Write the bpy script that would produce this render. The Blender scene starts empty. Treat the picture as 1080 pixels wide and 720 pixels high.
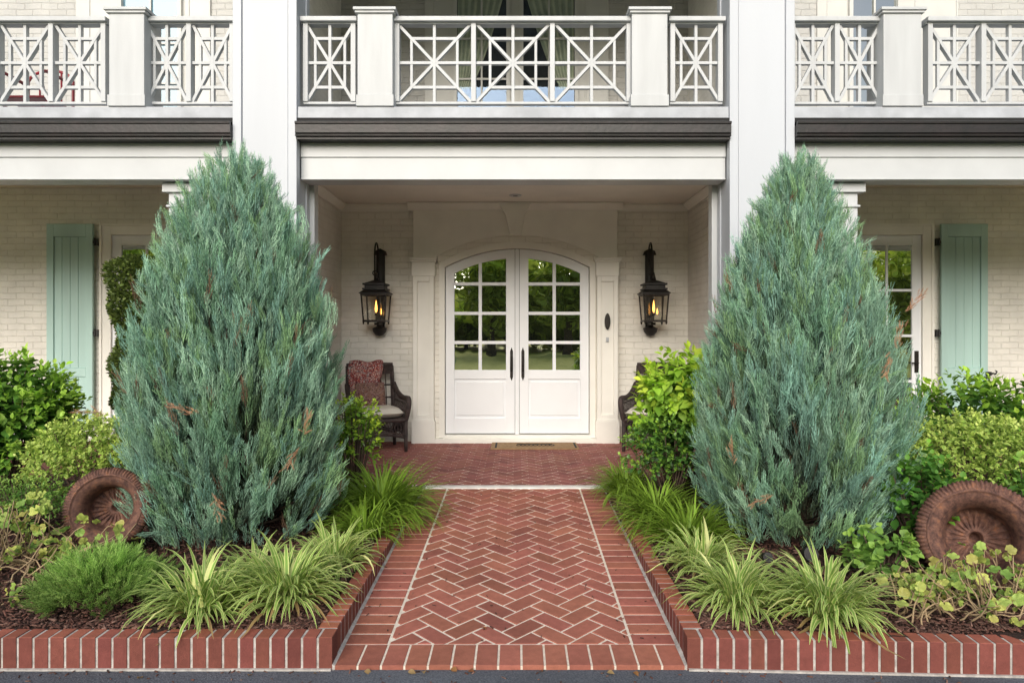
import bpy, math, random
import numpy as np
from mathutils import Vector, Matrix
random.seed(7); rng = np.random.default_rng(11)
S = bpy.context.scene
COL = S.collection
R = math.radians
pi = math.pi
F = 720.0; CX = 545.5; HY = 351.0; CZ = 1.456
def X(px, Y): return (px - CX) / F * Y
def Z(py, Y): return CZ - (py - HY) / F * Y

# ------------------------------------------------------------------ materials
def new_mat(name):
    m = bpy.data.materials.new(name); m.use_nodes = True
    nt = m.node_tree; nt.nodes.clear()
    out = nt.nodes.new('ShaderNodeOutputMaterial')
    return m, nt, out
def N(nt, t, **kw):
    n = nt.nodes.new(t)
    for k, v in kw.items():
        if hasattr(n, k) and not k[0].isupper(): setattr(n, k, v)
        else: n.inputs[k].default_value = v
    return n
def L(nt, a, b): nt.links.new(a, b)
def rgb(c): return (c[0], c[1], c[2], 1)

def paint(name, c, rough=.5, var=.06, bump=.08, scale=6, grain=90, metal=0, dirt=None, spec=.5, streak=False):
    m, nt, out = new_mat(name)
    b = N(nt, 'ShaderNodeBsdfPrincipled'); b.inputs['Roughness'].default_value = rough
    b.inputs['Metallic'].default_value = metal; b.inputs['Specular IOR Level'].default_value = spec
    tc = N(nt, 'ShaderNodeTexCoord')
    mp = N(nt, 'ShaderNodeMapping'); L(nt, tc.outputs['Object'], mp.inputs[0])
    if streak: mp.inputs['Scale'].default_value = (1, 1, .12)
    n1 = N(nt, 'ShaderNodeTexNoise'); n1.inputs['Scale'].default_value = scale; n1.inputs['Detail'].default_value = 6
    L(nt, mp.outputs[0], n1.inputs['Vector'])
    r = N(nt, 'ShaderNodeValToRGB'); r.color_ramp.elements[0].position = .3; r.color_ramp.elements[1].position = .7
    d = dirt or tuple(x * (1 - 2.2 * var) for x in c)
    r.color_ramp.elements[0].color = rgb(d); r.color_ramp.elements[1].color = rgb(tuple(min(1, x * (1 + var)) for x in c))
    L(nt, n1.outputs['Fac'], r.inputs[0]); L(nt, r.outputs[0], b.inputs['Base Color'])
    n2 = N(nt, 'ShaderNodeTexNoise'); n2.inputs['Scale'].default_value = grain; n2.inputs['Detail'].default_value = 4
    L(nt, tc.outputs['Object'], n2.inputs['Vector'])
    bp = N(nt, 'ShaderNodeBump'); bp.inputs['Strength'].default_value = bump; bp.inputs['Distance'].default_value = .01
    L(nt, n2.outputs['Fac'], bp.inputs['Height']); L(nt, bp.outputs[0], b.inputs['Normal'])
    L(nt, b.outputs[0], out.inputs[0])
    return m

def painted_brick(name, c, axis):
    """white painted brick: courses in relief, broken by hand-laid unevenness"""
    m, nt, out = new_mat(name)
    b = N(nt, 'ShaderNodeBsdfPrincipled'); b.inputs['Roughness'].default_value = .6
    tc = N(nt, 'ShaderNodeTexCoord'); sp = N(nt, 'ShaderNodeSeparateXYZ'); cb = N(nt, 'ShaderNodeCombineXYZ')
    L(nt, tc.outputs['Object'], sp.inputs[0])
    L(nt, sp.outputs[0 if axis == 'x' else 1], cb.inputs[0]); L(nt, sp.outputs[2], cb.inputs[1])
    nz = N(nt, 'ShaderNodeTexNoise'); nz.inputs['Scale'].default_value = 5; nz.inputs['Detail'].default_value = 5
    L(nt, tc.outputs['Object'], nz.inputs['Vector'])
    sub = N(nt, 'ShaderNodeVectorMath', operation='SUBTRACT'); sub.inputs[1].default_value = (.5, .5, .5)
    L(nt, nz.outputs['Color'], sub.inputs[0])
    sc = N(nt, 'ShaderNodeVectorMath', operation='SCALE'); sc.inputs['Scale'].default_value = .032
    L(nt, sub.outputs[0], sc.inputs[0])
    ad = N(nt, 'ShaderNodeVectorMath', operation='ADD'); L(nt, cb.outputs[0], ad.inputs[0]); L(nt, sc.outputs[0], ad.inputs[1])
    br = N(nt, 'ShaderNodeTexBrick'); br.offset = .5
    br.inputs['Scale'].default_value = 1; br.inputs['Brick Width'].default_value = .225; br.squash = 1; br.inputs['Row Height'].default_value = .083
    br.inputs['Mortar Size'].default_value = .007; br.inputs['Mortar Smooth'].default_value = 1; br.inputs['Bias'].default_value = 0
    br.inputs['Color1'].default_value = (1, 1, 1, 1); br.inputs['Color2'].default_value = (.82, .82, .82, 1); br.inputs['Mortar'].default_value = (.0, .0, .0, 1)
    L(nt, ad.outputs[0], br.inputs['Vector'])
    n3 = N(nt, 'ShaderNodeTexNoise'); n3.inputs['Scale'].default_value = 34; n3.inputs['Detail'].default_value = 6; n3.inputs['Roughness'].default_value = .65
    L(nt, tc.outputs['Object'], n3.inputs['Vector'])
    ma = N(nt, 'ShaderNodeMath', operation='MULTIPLY_ADD'); ma.inputs[1].default_value = 1.0
    L(nt, n3.outputs['Fac'], ma.inputs[0]); L(nt, br.outputs['Color'], ma.inputs[2])
    bp = N(nt, 'ShaderNodeBump'); bp.inputs['Strength'].default_value = .6; bp.inputs['Distance'].default_value = .012
    L(nt, ma.outputs[0], bp.inputs['Height']); L(nt, bp.outputs[0], b.inputs['Normal'])
    n4 = N(nt, 'ShaderNodeTexNoise'); n4.inputs['Scale'].default_value = 3; n4.inputs['Detail'].default_value = 8
    L(nt, tc.outputs['Object'], n4.inputs['Vector'])
    r = N(nt, 'ShaderNodeValToRGB'); r.color_ramp.elements[0].position = .3; r.color_ramp.elements[1].position = .75
    r.color_ramp.elements[0].color = rgb([x * .86 for x in c]); r.color_ramp.elements[1].color = rgb([x * 1.05 for x in c])
    L(nt, n4.outputs['Fac'], r.inputs[0])
    mx = N(nt, 'ShaderNodeMix', data_type='RGBA', blend_type='MULTIPLY')
    r2 = N(nt, 'ShaderNodeValToRGB'); r2.color_ramp.elements[0].color = (.91, .90, .87, 1); r2.color_ramp.elements[1].color = (1, 1, 1, 1)  # joints darkened in colour, standing for occlusion and a little dirt
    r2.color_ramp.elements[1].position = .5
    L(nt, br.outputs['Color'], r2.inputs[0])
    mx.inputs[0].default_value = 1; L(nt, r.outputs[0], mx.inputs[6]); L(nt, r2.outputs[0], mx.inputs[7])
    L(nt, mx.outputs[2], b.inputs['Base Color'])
    L(nt, b.outputs[0], out.inputs[0]); return m

def colmat(name, rough=.55, trans=0., spec=.3, bump=0, grain=60, var=0.):
    """base colour from the per-vertex colours of the mesh"""
    m, nt, out = new_mat(name)
    b = N(nt, 'ShaderNodeBsdfPrincipled'); b.inputs['Roughness'].default_value = rough; b.inputs['Specular IOR Level'].default_value = spec
    at = N(nt, 'ShaderNodeAttribute'); at.attribute_name = 'Col'
    src = at.outputs['Color']
    tc = N(nt, 'ShaderNodeTexCoord')
    if var:
        n = N(nt, 'ShaderNodeTexNoise'); n.inputs['Scale'].default_value = 25; n.inputs['Detail'].default_value = 8
        n.inputs['Roughness'].default_value = .7
        L(nt, tc.outputs['Object'], n.inputs['Vector'])
        r = N(nt, 'ShaderNodeMapRange'); r.inputs['From Min'].default_value = .3; r.inputs['From Max'].default_value = .7
        r.inputs['To Min'].default_value = 1 - var; r.inputs['To Max'].default_value = 1 + var
        L(nt, n.outputs['Fac'], r.inputs[0])
        vm = N(nt, 'ShaderNodeVectorMath', operation='SCALE'); L(nt, src, vm.inputs[0]); L(nt, r.outputs[0], vm.inputs['Scale'])
        nb_ = N(nt, 'ShaderNodeTexNoise'); nb_.inputs['Scale'].default_value = 2.3; nb_.inputs['Detail'].default_value = 7; nb_.inputs['Roughness'].default_value = .6
        L(nt, tc.outputs['Object'], nb_.inputs['Vector'])
        r3 = N(nt, 'ShaderNodeMapRange'); r3.inputs['From Min'].default_value = .35; r3.inputs['From Max'].default_value = .62
        r3.inputs['To Min'].default_value = .84; r3.inputs['To Max'].default_value = 1.08; L(nt, nb_.outputs['Fac'], r3.inputs[0])
        vm2 = N(nt, 'ShaderNodeVectorMath', operation='SCALE'); L(nt, vm.outputs[0], vm2.inputs[0]); L(nt, r3.outputs[0], vm2.inputs['Scale'])
        src = vm2.outputs[0]
    L(nt, src, b.inputs['Base Color'])
    if bump:
        n2 = N(nt, 'ShaderNodeTexNoise'); n2.inputs['Scale'].default_value = grain; n2.inputs['Detail'].default_value = 6
        L(nt, tc.outputs['Object'], n2.inputs['Vector'])
        bp = N(nt, 'ShaderNodeBump'); bp.inputs['Strength'].default_value = bump; bp.inputs['Distance'].default_value = .006
        L(nt, n2.outputs['Fac'], bp.inputs['Height']); L(nt, bp.outputs[0], b.inputs['Normal'])
    if trans:
        t = N(nt, 'ShaderNodeBsdfTranslucent'); L(nt, src, t.inputs[0])
        mx = N(nt, 'ShaderNodeMixShader'); mx.inputs[0].default_value = trans
        L(nt, b.outputs[0], mx.inputs[1]); L(nt, t.outputs[0], mx.inputs[2]); L(nt, mx.outputs[0], out.inputs[0])
    else: L(nt, b.outputs[0], out.inputs[0])
    return m

def glass_mat(name, refl, base=(.012, .014, .012), wav=.02):
    m, nt, out = new_mat(name)
    d = N(nt, 'ShaderNodeBsdfDiffuse'); d.inputs[0].default_value = rgb(base)
    g = N(nt, 'ShaderNodeBsdfGlossy'); g.inputs['Roughness'].default_value = .01; g.inputs[0].default_value = (.95, 1, .97, 1)
    tc = N(nt, 'ShaderNodeTexCoord'); n2 = N(nt, 'ShaderNodeTexNoise'); n2.inputs['Scale'].default_value = 2.2
    L(nt, tc.outputs['Object'], n2.inputs['Vector'])
    bp = N(nt, 'ShaderNodeBump'); bp.inputs['Strength'].default_value = wav; bp.inputs['Distance'].default_value = .1
    L(nt, n2.outputs['Fac'], bp.inputs['Height']); L(nt, bp.outputs[0], g.inputs['Normal'])
    fr = N(nt, 'ShaderNodeFresnel'); fr.inputs[0].default_value = 1.5
    ad = N(nt, 'ShaderNodeMath', operation='ADD'); ad.inputs[1].default_value = refl; ad.use_clamp = True
    L(nt, fr.outputs[0], ad.inputs[0])
    mx = N(nt, 'ShaderNodeMixShader'); L(nt, ad.outputs[0], mx.inputs[0]); L(nt, d.outputs[0], mx.inputs[1]); L(nt, g.outputs[0], mx.inputs[2])
    L(nt, mx.outputs[0], out.inputs[0]); return m

def clear_mat(name, refl=.08, tint=(.93, .93, .9), gc=(1, 1, 1)):
    m, nt, out = new_mat(name)
    d = N(nt, 'ShaderNodeBsdfTransparent'); d.inputs[0].default_value = rgb(tint)
    g = N(nt, 'ShaderNodeBsdfGlossy'); g.inputs['Roughness'].default_value = .02; g.inputs[0].default_value = rgb(gc)
    mx = N(nt, 'ShaderNodeMixShader'); mx.inputs[0].default_value = refl; L(nt, d.outputs[0], mx.inputs[1]); L(nt, g.outputs[0], mx.inputs[2])
    L(nt, mx.outputs[0], out.inputs[0]); return m

def flame_mat():
    m, nt, out = new_mat('flame')
    e = N(nt, 'ShaderNodeEmission'); e.inputs[0].default_value = (1, .42, .08, 1); e.inputs[1].default_value = 5
    L(nt, e.outputs[0], out.inputs[0]); return m

def rust_mat(name):
    m, nt, out = new_mat(name)
    b = N(nt, 'ShaderNodeBsdfPrincipled'); b.inputs['Roughness'].default_value = .75; b.inputs['Specular IOR Level'].default_value = .3
    tc = N(nt, 'ShaderNodeTexCoord'); n = N(nt, 'ShaderNodeTexNoise'); n.inputs['Scale'].default_value = 22; n.inputs['Detail'].default_value = 9; n.inputs['Roughness'].default_value = .72
    L(nt, tc.outputs['Object'], n.inputs['Vector'])
    r = N(nt, 'ShaderNodeValToRGB'); cr = r.color_ramp
    cr.elements[0].position = .34; cr.elements[0].color = (.05, .03, .026, 1)
    cr.elements[1].position = .72; cr.elements[1].color = (.36, .15, .07, 1)
    e = cr.elements.new(.47); e.color = (.125, .062, .047, 1)
    e = cr.elements.new(.56); e.color = (.185, .095, .068, 1)
    L(nt, n.outputs['Fac'], r.inputs[0]); L(nt, r.outputs[0], b.inputs['Base Color'])
    bp = N(nt, 'ShaderNodeBump'); bp.inputs['Strength'].default_value = .3; bp.inputs['Distance'].default_value = .004
    L(nt, n.outputs['Fac'], bp.inputs['Height']); L(nt, bp.outputs[0], b.inputs['Normal'])
    L(nt, b.outputs[0], out.inputs[0]); return m

def ground_mat(name, c1, c2, scale, bump, dist=.02, c3=None, rough=.9, scale2=None):
    m, nt, out = new_mat(name)
    b = N(nt, 'ShaderNodeBsdfPrincipled'); b.inputs['Roughness'].default_value = rough; b.inputs['Specular IOR Level'].default_value = .3
    tc = N(nt, 'ShaderNodeTexCoord'); n = N(nt, 'ShaderNodeTexNoise'); n.inputs['Scale'].default_value = scale; n.inputs['Detail'].default_value = 10; n.inputs['Roughness'].default_value = .65
    L(nt, tc.outputs['Object'], n.inputs['Vector'])
    r = N(nt, 'ShaderNodeValToRGB'); r.color_ramp.elements[0].position = .35; r.color_ramp.elements[1].position = .65
    r.color_ramp.elements[0].color = rgb(c1); r.color_ramp.elements[1].color = rgb(c2)
    L(nt, n.outputs['Fac'], r.inputs[0])
    src = r.outputs[0]
    if scale2:
        n3 = N(nt, 'ShaderNodeTexNoise'); n3.inputs['Scale'].default_value = scale2; n3.inputs['Detail'].default_value = 3
        L(nt, tc.outputs['Object'], n3.inputs['Vector'])
        mr = N(nt, 'ShaderNodeMapRange'); mr.inputs['From Min'].default_value = .3; mr.inputs['From Max'].default_value = .7
        mr.inputs['To Min'].default_value = .7; mr.inputs['To Max'].default_value = 1.25; L(nt, n3.outputs['Fac'], mr.inputs[0])
        vm = N(nt, 'ShaderNodeVectorMath', operation='SCALE'); L(nt, src, vm.inputs[0]); L(nt, mr.outputs[0], vm.inputs['Scale']); src = vm.outputs[0]
    L(nt, src, b.inputs['Base Color'])
    bp = N(nt, 'ShaderNodeBump'); bp.inputs['Strength'].default_value = bump; bp.inputs['Distance'].default_value = dist
    L(nt, n.outputs['Fac'], bp.inputs['Height']); L(nt, bp.outputs[0], b.inputs['Normal'])
    L(nt, b.outputs[0], out.inputs[0]); return m

def fabric_mat(name, cols, scale):
    m, nt, out = new_mat(name)
    b = N(nt, 'ShaderNodeBsdfPrincipled'); b.inputs['Roughness'].default_value = .95
    tc = N(nt, 'ShaderNodeTexCoord'); n = N(nt, 'ShaderNodeTexNoise'); n.inputs['Scale'].default_value = scale; n.inputs['Detail'].default_value = 3; n.inputs['Distortion'].default_value = 2.5
    L(nt, tc.outputs['Object'], n.inputs['Vector'])
    r = N(nt, 'ShaderNodeValToRGB'); r.color_ramp.interpolation = 'CONSTANT'
    cr = r.color_ramp; cr.elements[0].position = 0; cr.elements[0].color = rgb(cols[0]); cr.elements[1].position = .36; cr.elements[1].color = rgb(cols[1])
    for i, c in enumerate(cols[2:]):
        e = cr.elements.new(.42 + .055 * i); e.color = rgb(c)
    L(nt, n.outputs['Fac'], r.inputs[0]); L(nt, r.outputs[0], b.inputs['Base Color']); L(nt, b.outputs[0], out.inputs[0]); return m

M = {}
M['trim'] = paint('white_trim_paint', (.53, .545, .55), .42, .03, .05, 3, 60)
M['column'] = paint('column_paint', (.50, .525, .56), .45, .03, .05, 2.2, 40, streak=True)
M['rail'] = paint('railing_paint', (.50, .515, .52), .5, .05, .10, 9, 70, streak=True)
M['ledge'] = paint('ledge_paint', (.44, .46, .49), .55, .10, .12, 5, 50)
M['door'] = paint('door_paint', (.84, .86, .88), .35, .02, .03, 2, 60)
M['casing'] = paint('casing_paint', (.84, .825, .76), .45, .03, .05, 3, 60)
M['ceiling'] = paint('ceiling_paint', (.78, .74, .66), .6, .03, .04, 3, 60)
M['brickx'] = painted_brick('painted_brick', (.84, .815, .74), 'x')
M['brickdim'] = painted_brick('painted_brick_dimmed', (.48, .475, .45), 'x')  # same brick paint, colour darkened to offset strong light upstairs
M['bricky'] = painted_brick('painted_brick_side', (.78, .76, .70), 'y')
M['shutter'] = paint('shutter_paint', (.43, .62, .57), .5, .07, .12, 3, 60, streak=True)
M['copper'] = paint('aged_copper', (.018, .013, .013), .42, .35, .2, 5, 30, metal=.1, dirt=(.010, .011, .010), streak=False)
M['black'] = paint('black_iron', (.016, .014, .013), .5, .2, .2, 12, 80)
M['bronze'] = paint('dark_bronze', (.03, .024, .02), .4, .3, .2, 15, 80, metal=.5)
M['wicker'] = paint('brown_wicker', (.055, .036, .032), .6, .3, .8, 20, 160)
M['cushion'] = paint('cream_cushion', (.62, .58, .50), .9, .04, .25, 8, 260)
M['throw'] = fabric_mat('paisley_fabric', [(.03, .02, .02), (.50, .44, .42), (.30, .04, .03), (.04, .03, .04), (.42, .07, .05), (.45, .36, .30)], 15)
M['pillow'] = fabric_mat('striped_pillow', [(.16, .07, .05), (.25, .14, .10), (.10, .05, .04), (.3, .2, .17), (.18, .06, .05), (.1, .05, .05)], 9)
M['coir'] = paint('coir', (.38, .24, .12), .95, .12, .9, 30, 300)
M['rubber'] = paint('black_print', (.02, .02, .02), .9, .1, .2, 20, 90)
M['glass'] = glass_mat('door_glass', .5)
M['upglass'] = glass_mat('upper_glass', .40, wav=.01)
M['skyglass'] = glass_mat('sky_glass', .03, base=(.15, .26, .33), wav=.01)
M['trimdim'] = paint('casing_paint_dimmed', (.54, .54, .51), .5, .03, .05, 3, 60)  # casing paint with its colour darkened against the bright upper light
M['clear'] = clear_mat('lantern_glass')
M['curtglass'] = clear_mat('balcony_glass', .12, (.95,.97,.95), (.19,.26,.38))
M['flame'] = flame_mat()
M['rust'] = rust_mat('rusty_iron')
M['leaf'] = colmat('leaf', .5, .28, .35)
M['waxleaf'] = colmat('waxy_leaf', .38, .2, .5)
M['needle'] = colmat('juniper_scale', .7, .12, .2)
M['bark'] = paint('bark', (.10, .065, .045), .9, .3, .8, 14, 60)
M['brickpave'] = colmat('paving_brick', .82, 0, .25, .35, 130, .16)
M['mulch'] = colmat('bark_chip', .9, 0, .2, .4, 120, .2)
M['mortar'] = ground_mat('mortar', (.66, .57, .46), (.86, .78, .66), 30, .5, .004)
M['mortar_grey'] = ground_mat('mortar_grey', (.52, .48, .44), (.74, .70, .64), 26, .5, .004)
M['mortar_dull'] = ground_mat('mortar_dull', (.34, .31, .28), (.62, .58, .53), 22, .6, .005)
M['floorbrick'] = ground_mat('floor_brick', (.12, .045, .035), (.22, .08, .06), 9, .4, .005)
M['stone'] = paint('white_stone_strip', (.80, .77, .72), .7, .08, .3, 12, 50)
M['asphalt'] = ground_mat('asphalt', (.085, .095, .112), (.18, .195, .22), 110, 1, .012, scale2=1.3)
M['soil'] = ground_mat('mulch_soil', (.03, .018, .014), (.09, .052, .04), 45, 1, .03)
M['lawn'] = ground_mat('lawn', (.42, .42, .07), (.58, .56, .14), 3, .6, .03)
M['curtain'] = paint('sage_curtain', (.46, .50, .38), .9, .1, .2, 8, 60)
M['redmetal'] = paint('red_painted_metal', (.22, .012, .02), .4, .1, .05)
M['dark'] = paint('interior_dark', (.02, .02, .02), .9, .1, .0)

# ------------------------------------------------------------------ mesh builder
def origin_of(o):
    while o.parent: o = o.parent
    return Vector(o.location)
class MB:
    def __init__(s): s.v = []; s.f = []; s.c = None
    def add(s, vs, fs):
        n = len(s.v); s.v += [tuple(v) for v in vs]; s.f += [tuple(i + n for i in f) for f in fs]; return s
    def box(s, x0, x1, y0, y1, z0, z1):
        if x0 > x1: x0, x1 = x1, x0
        if y0 > y1: y0, y1 = y1, y0
        if z0 > z1: z0, z1 = z1, z0
        return s.add([(x0,y0,z0),(x1,y0,z0),(x1,y1,z0),(x0,y1,z0),(x0,y0,z1),(x1,y0,z1),(x1,y1,z1),(x0,y1,z1)],
              [(0,3,2,1),(4,5,6,7),(0,1,5,4),(1,2,6,5),(2,3,7,6),(3,0,4,7)])
    def bar(s, p0, p1, w, d):
        """bar in an XZ plane from p0 to p1 (x,y,z), w across, d in depth"""
        p0 = Vector(p0); p1 = Vector(p1); t = (p1 - p0).normalized(); n = Vector((-t.z, 0, t.x)) * (w / 2); y = Vector((0, d / 2, 0))
        vs = [p0-n-y, p0+n-y, p0+n+y, p0-n+y, p1-n-y, p1+n-y, p1+n+y, p1-n+y]
        return s.add(vs, [(0,1,2,3),(7,6,5,4),(0,4,5,1),(1,5,6,2),(2,6,7,3),(3,7,4,0)])
    def prism(s, poly, y0, y1):
        """poly in (x,z) counter-clockwise as seen from the camera, extruded in y"""
        n = len(poly); vs = [(p[0], y0, p[1]) for p in poly] + [(p[0], y1, p[1]) for p in poly]
        fs = [tuple(range(n)), tuple(range(2*n-1, n-1, -1))] + [(i, i+n, (i+1) % n + n, (i+1) % n) for i in range(n)]
        return s.add(vs, fs)
    def prismx(s, poly, x0, x1):
        n = len(poly); vs = [(x0, p[0], p[1]) for p in poly] + [(x1, p[0], p[1]) for p in poly]
        fs = [tuple(range(n-1, -1, -1)), tuple(range(n, 2*n))] + [(i, (i+1) % n, (i+1) % n + n, i+n) for i in range(n)]
        return s.add(vs, fs)
    def prismy(s, poly, y0, y1): return s.prism(poly, y0, y1)
    def tube(s, pts, r, seg=8, cap=True):
        pts = [Vector(p) for p in pts]; n = len(pts)
        rs = r if isinstance(r, (list, tuple)) else [r] * n
        base = len(s.v); prev = None
        for i, p in enumerate(pts):
            t = (pts[min(i+1, n-1)] - pts[max(i-1, 0)]).normalized()
            if prev is None:
                u = t.orthogonal().normalized()
            else:
                u = (prev - t * prev.dot(t)).normalized()
            prev = u; w = t.cross(u)
            for k in range(seg):
                a = 2 * pi * k / seg
                s.v.append(tuple(p + (u * math.cos(a) + w * math.sin(a)) * rs[i]))
        for i in range(n-1):
            for k in range(seg):
                a = base + i*seg + k; b = base + i*seg + (k+1) % seg
                s.f.append((a, b, b+seg, a+seg))
        if cap:
            s.f.append(tuple(base + k for k in range(seg-1, -1, -1))); s.f.append(tuple(base + (n-1)*seg + k for k in range(seg)))
        return s
    def lathe(s, prof, seg=32, c=(0,0,0), fn=None):
        base = len(s.v); n = len(prof)
        for i, (r, z) in enumerate(prof):
            for k in range(seg):
                a = 2*pi*k/seg; rr, zz = (r, z) if fn is None else fn(i, a, r, z)
                s.v.append((c[0]+rr*math.cos(a), c[1]+rr*math.sin(a), c[2]+zz))
        for i in range(n-1):
            for k in range(seg):
                a = base+i*seg+k; b = base+i*seg+(k+1)%seg
                s.f.append((a, b, b+seg, a+seg))
        return s
    def frustum(s, c, hx0, hy0, z0, hx1, hy1, z1):
        vs = [(c[0]-hx0,c[1]-hy0,z0),(c[0]+hx0,c[1]-hy0,z0),(c[0]+hx0,c[1]+hy0,z0),(c[0]-hx0,c[1]+hy0,z0),
              (c[0]-hx1,c[1]-hy1,z1),(c[0]+hx1,c[1]-hy1,z1),(c[0]+hx1,c[1]+hy1,z1),(c[0]-hx1,c[1]+hy1,z1)]
        return s.add(vs, [(0,3,2,1),(4,5,6,7),(0,1,5,4),(1,2,6,5),(2,3,7,6),(3,0,4,7)])
    def build(s, name, mat, parent=None, bevel=0, smooth=False, cols=None):
        o_ = origin_of(parent) if parent else Vector((0,0,0))
        me = bpy.data.meshes.new(name)
        me.from_pydata([(v[0]-o_.x, v[1]-o_.y, v[2]-o_.z) for v in s.v], [], s.f); me.validate(); me.update()
        me.materials.append(mat)
        if cols is not None: setcol(me, cols)
        if smooth:
            me.polygons.foreach_set('use_smooth', [True]*len(me.polygons))
            if isinstance(smooth, float): me.set_sharp_from_angle(angle=smooth)
        o = bpy.data.objects.new(name, me); COL.objects.link(o)
        if parent: o.parent = parent
        if bevel:
            b = o.modifiers.new('bevel', 'BEVEL'); b.width = bevel; b.segments = 2; b.limit_method = 'ANGLE'; b.angle_limit = R(40); b.harden_normals = False
        return o
def setcol(me, cols):
    cols = np.asarray(cols, dtype=np.float32)
    a = me.color_attributes.new('Col', 'FLOAT_COLOR', 'POINT')
    buf = np.ones((len(me.vertices), 4), np.float32); buf[:, :3] = np.clip(cols[:len(buf)], 0, 1)
    a.data.foreach_set('color', buf.ravel())
def nmesh(name, V, Fc, mat, parent=None, cols=None, smooth=False):
    """fast mesh from arrays; Fc is (n,3) or (n,4) or a list of such arrays"""
    o_ = origin_of(parent) if parent else Vector((0,0,0))
    V = np.asarray(V, np.float32) - np.array(o_, np.float32)
    if not isinstance(Fc, list): Fc = [Fc]
    me = bpy.data.meshes.new(name)
    me.vertices.add(len(V)); me.vertices.foreach_set('co', V.ravel())
    loops = np.concatenate([f.ravel() for f in Fc]).astype(np.int32)
    tot = np.concatenate([np.full(len(f), f.shape[1]) for f in Fc]).astype(np.int32)
    st = np.concatenate([[0], np.cumsum(tot)[:-1]]).astype(np.int32)
    me.loops.add(len(loops)); me.loops.foreach_set('vertex_index', loops)
    me.polygons.add(len(tot)); me.polygons.foreach_set('loop_start', st); me.polygons.foreach_set('loop_total', tot)
    if smooth: me.polygons.foreach_set('use_smooth', np.ones(len(tot), bool))
    me.update(calc_edges=True); me.materials.append(mat)
    if cols is not None: setcol(me, cols)
    o = bpy.data.objects.new(name, me); COL.objects.link(o)
    if parent: o.parent = parent
    return o
def tag(o, label=None, cat=None, group=None, kind=None):
    if label: o['label'] = label
    if cat: o['category'] = cat
    if group: o['group'] = group
    if kind: o['kind'] = kind
    return o
def thing(name, loc, label, cat, group=None, rz=0):
    o = bpy.data.objects.new(name, None); COL.objects.link(o); o.location = loc; o.rotation_euler = (0, 0, rz)
    o.empty_display_size = .1
    return tag(o, label, cat, group)
def copy_tree(o, parent=None):
    c = o.copy(); COL.objects.link(c)
    if parent: c.parent = parent
    for ch in list(o.children): copy_tree(ch, c)
    return c

# ------------------------------------------------------------------ ground, drive, walk
WC = -.035           # centre line of the walk
Y0, Y1 = 3.27, 6.39  # front of the walk, front of the porch
def zw(y): return -.134 + (y - Y0) / (Y1 - Y0) * .134
# a ground sheet to the horizon
mb = MB(); mb.add([(-400,-400,-.19),(400,-400,-.19),(400,400,-.19),(-400,400,-.19)], [(0,1,2,3)])
tag(mb.build('lawn', M['lawn']), 'green lawn beyond the driveway', None, kind='structure')
mb = MB(); mb.box(-60, 60, -7, 3.62, -.30, -.157)
tag(mb.build('driveway', M['asphalt']), 'dark asphalt driveway', None, kind='structure')

def clip(poly, x0, x1, y0, y1):
    def cut(pl, f, inter):
        o = []
        for i in range(len(pl)):
            a, b = pl[i], pl[(i+1) % len(pl)]
            if f(a): o.append(a)
            if f(a) != f(b): o.append(inter(a, b))
        return o
    def ix(c): return lambda a, b: (c, a[1] + (b[1]-a[1])*(c-a[0])/(b[0]-a[0]))
    def iy(c): return lambda a, b: (a[0] + (b[0]-a[0])*(c-a[1])/(b[1]-a[1]), c)
    for f, g in ((lambda p: p[0] >= x0, ix(x0)), (lambda p: p[0] <= x1, ix(x1)), (lambda p: p[1] >= y0, iy(y0)), (lambda p: p[1] <= y1, iy(y1))):
        if not poly: return poly
        poly = cut(poly, f, g)
    return poly
def brickcol(base=(.27, .078, .052), v=.16):
    k = 1 + random.uniform(-v, v)*.5; h = random.uniform(-.06, .06)
    if random.random() < .12: k *= .82
    if random.random() < .08: k *= 1.1
    return (base[0]*k, base[1]*k*(1+h), base[2]*k*(1-h*.5))
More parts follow.
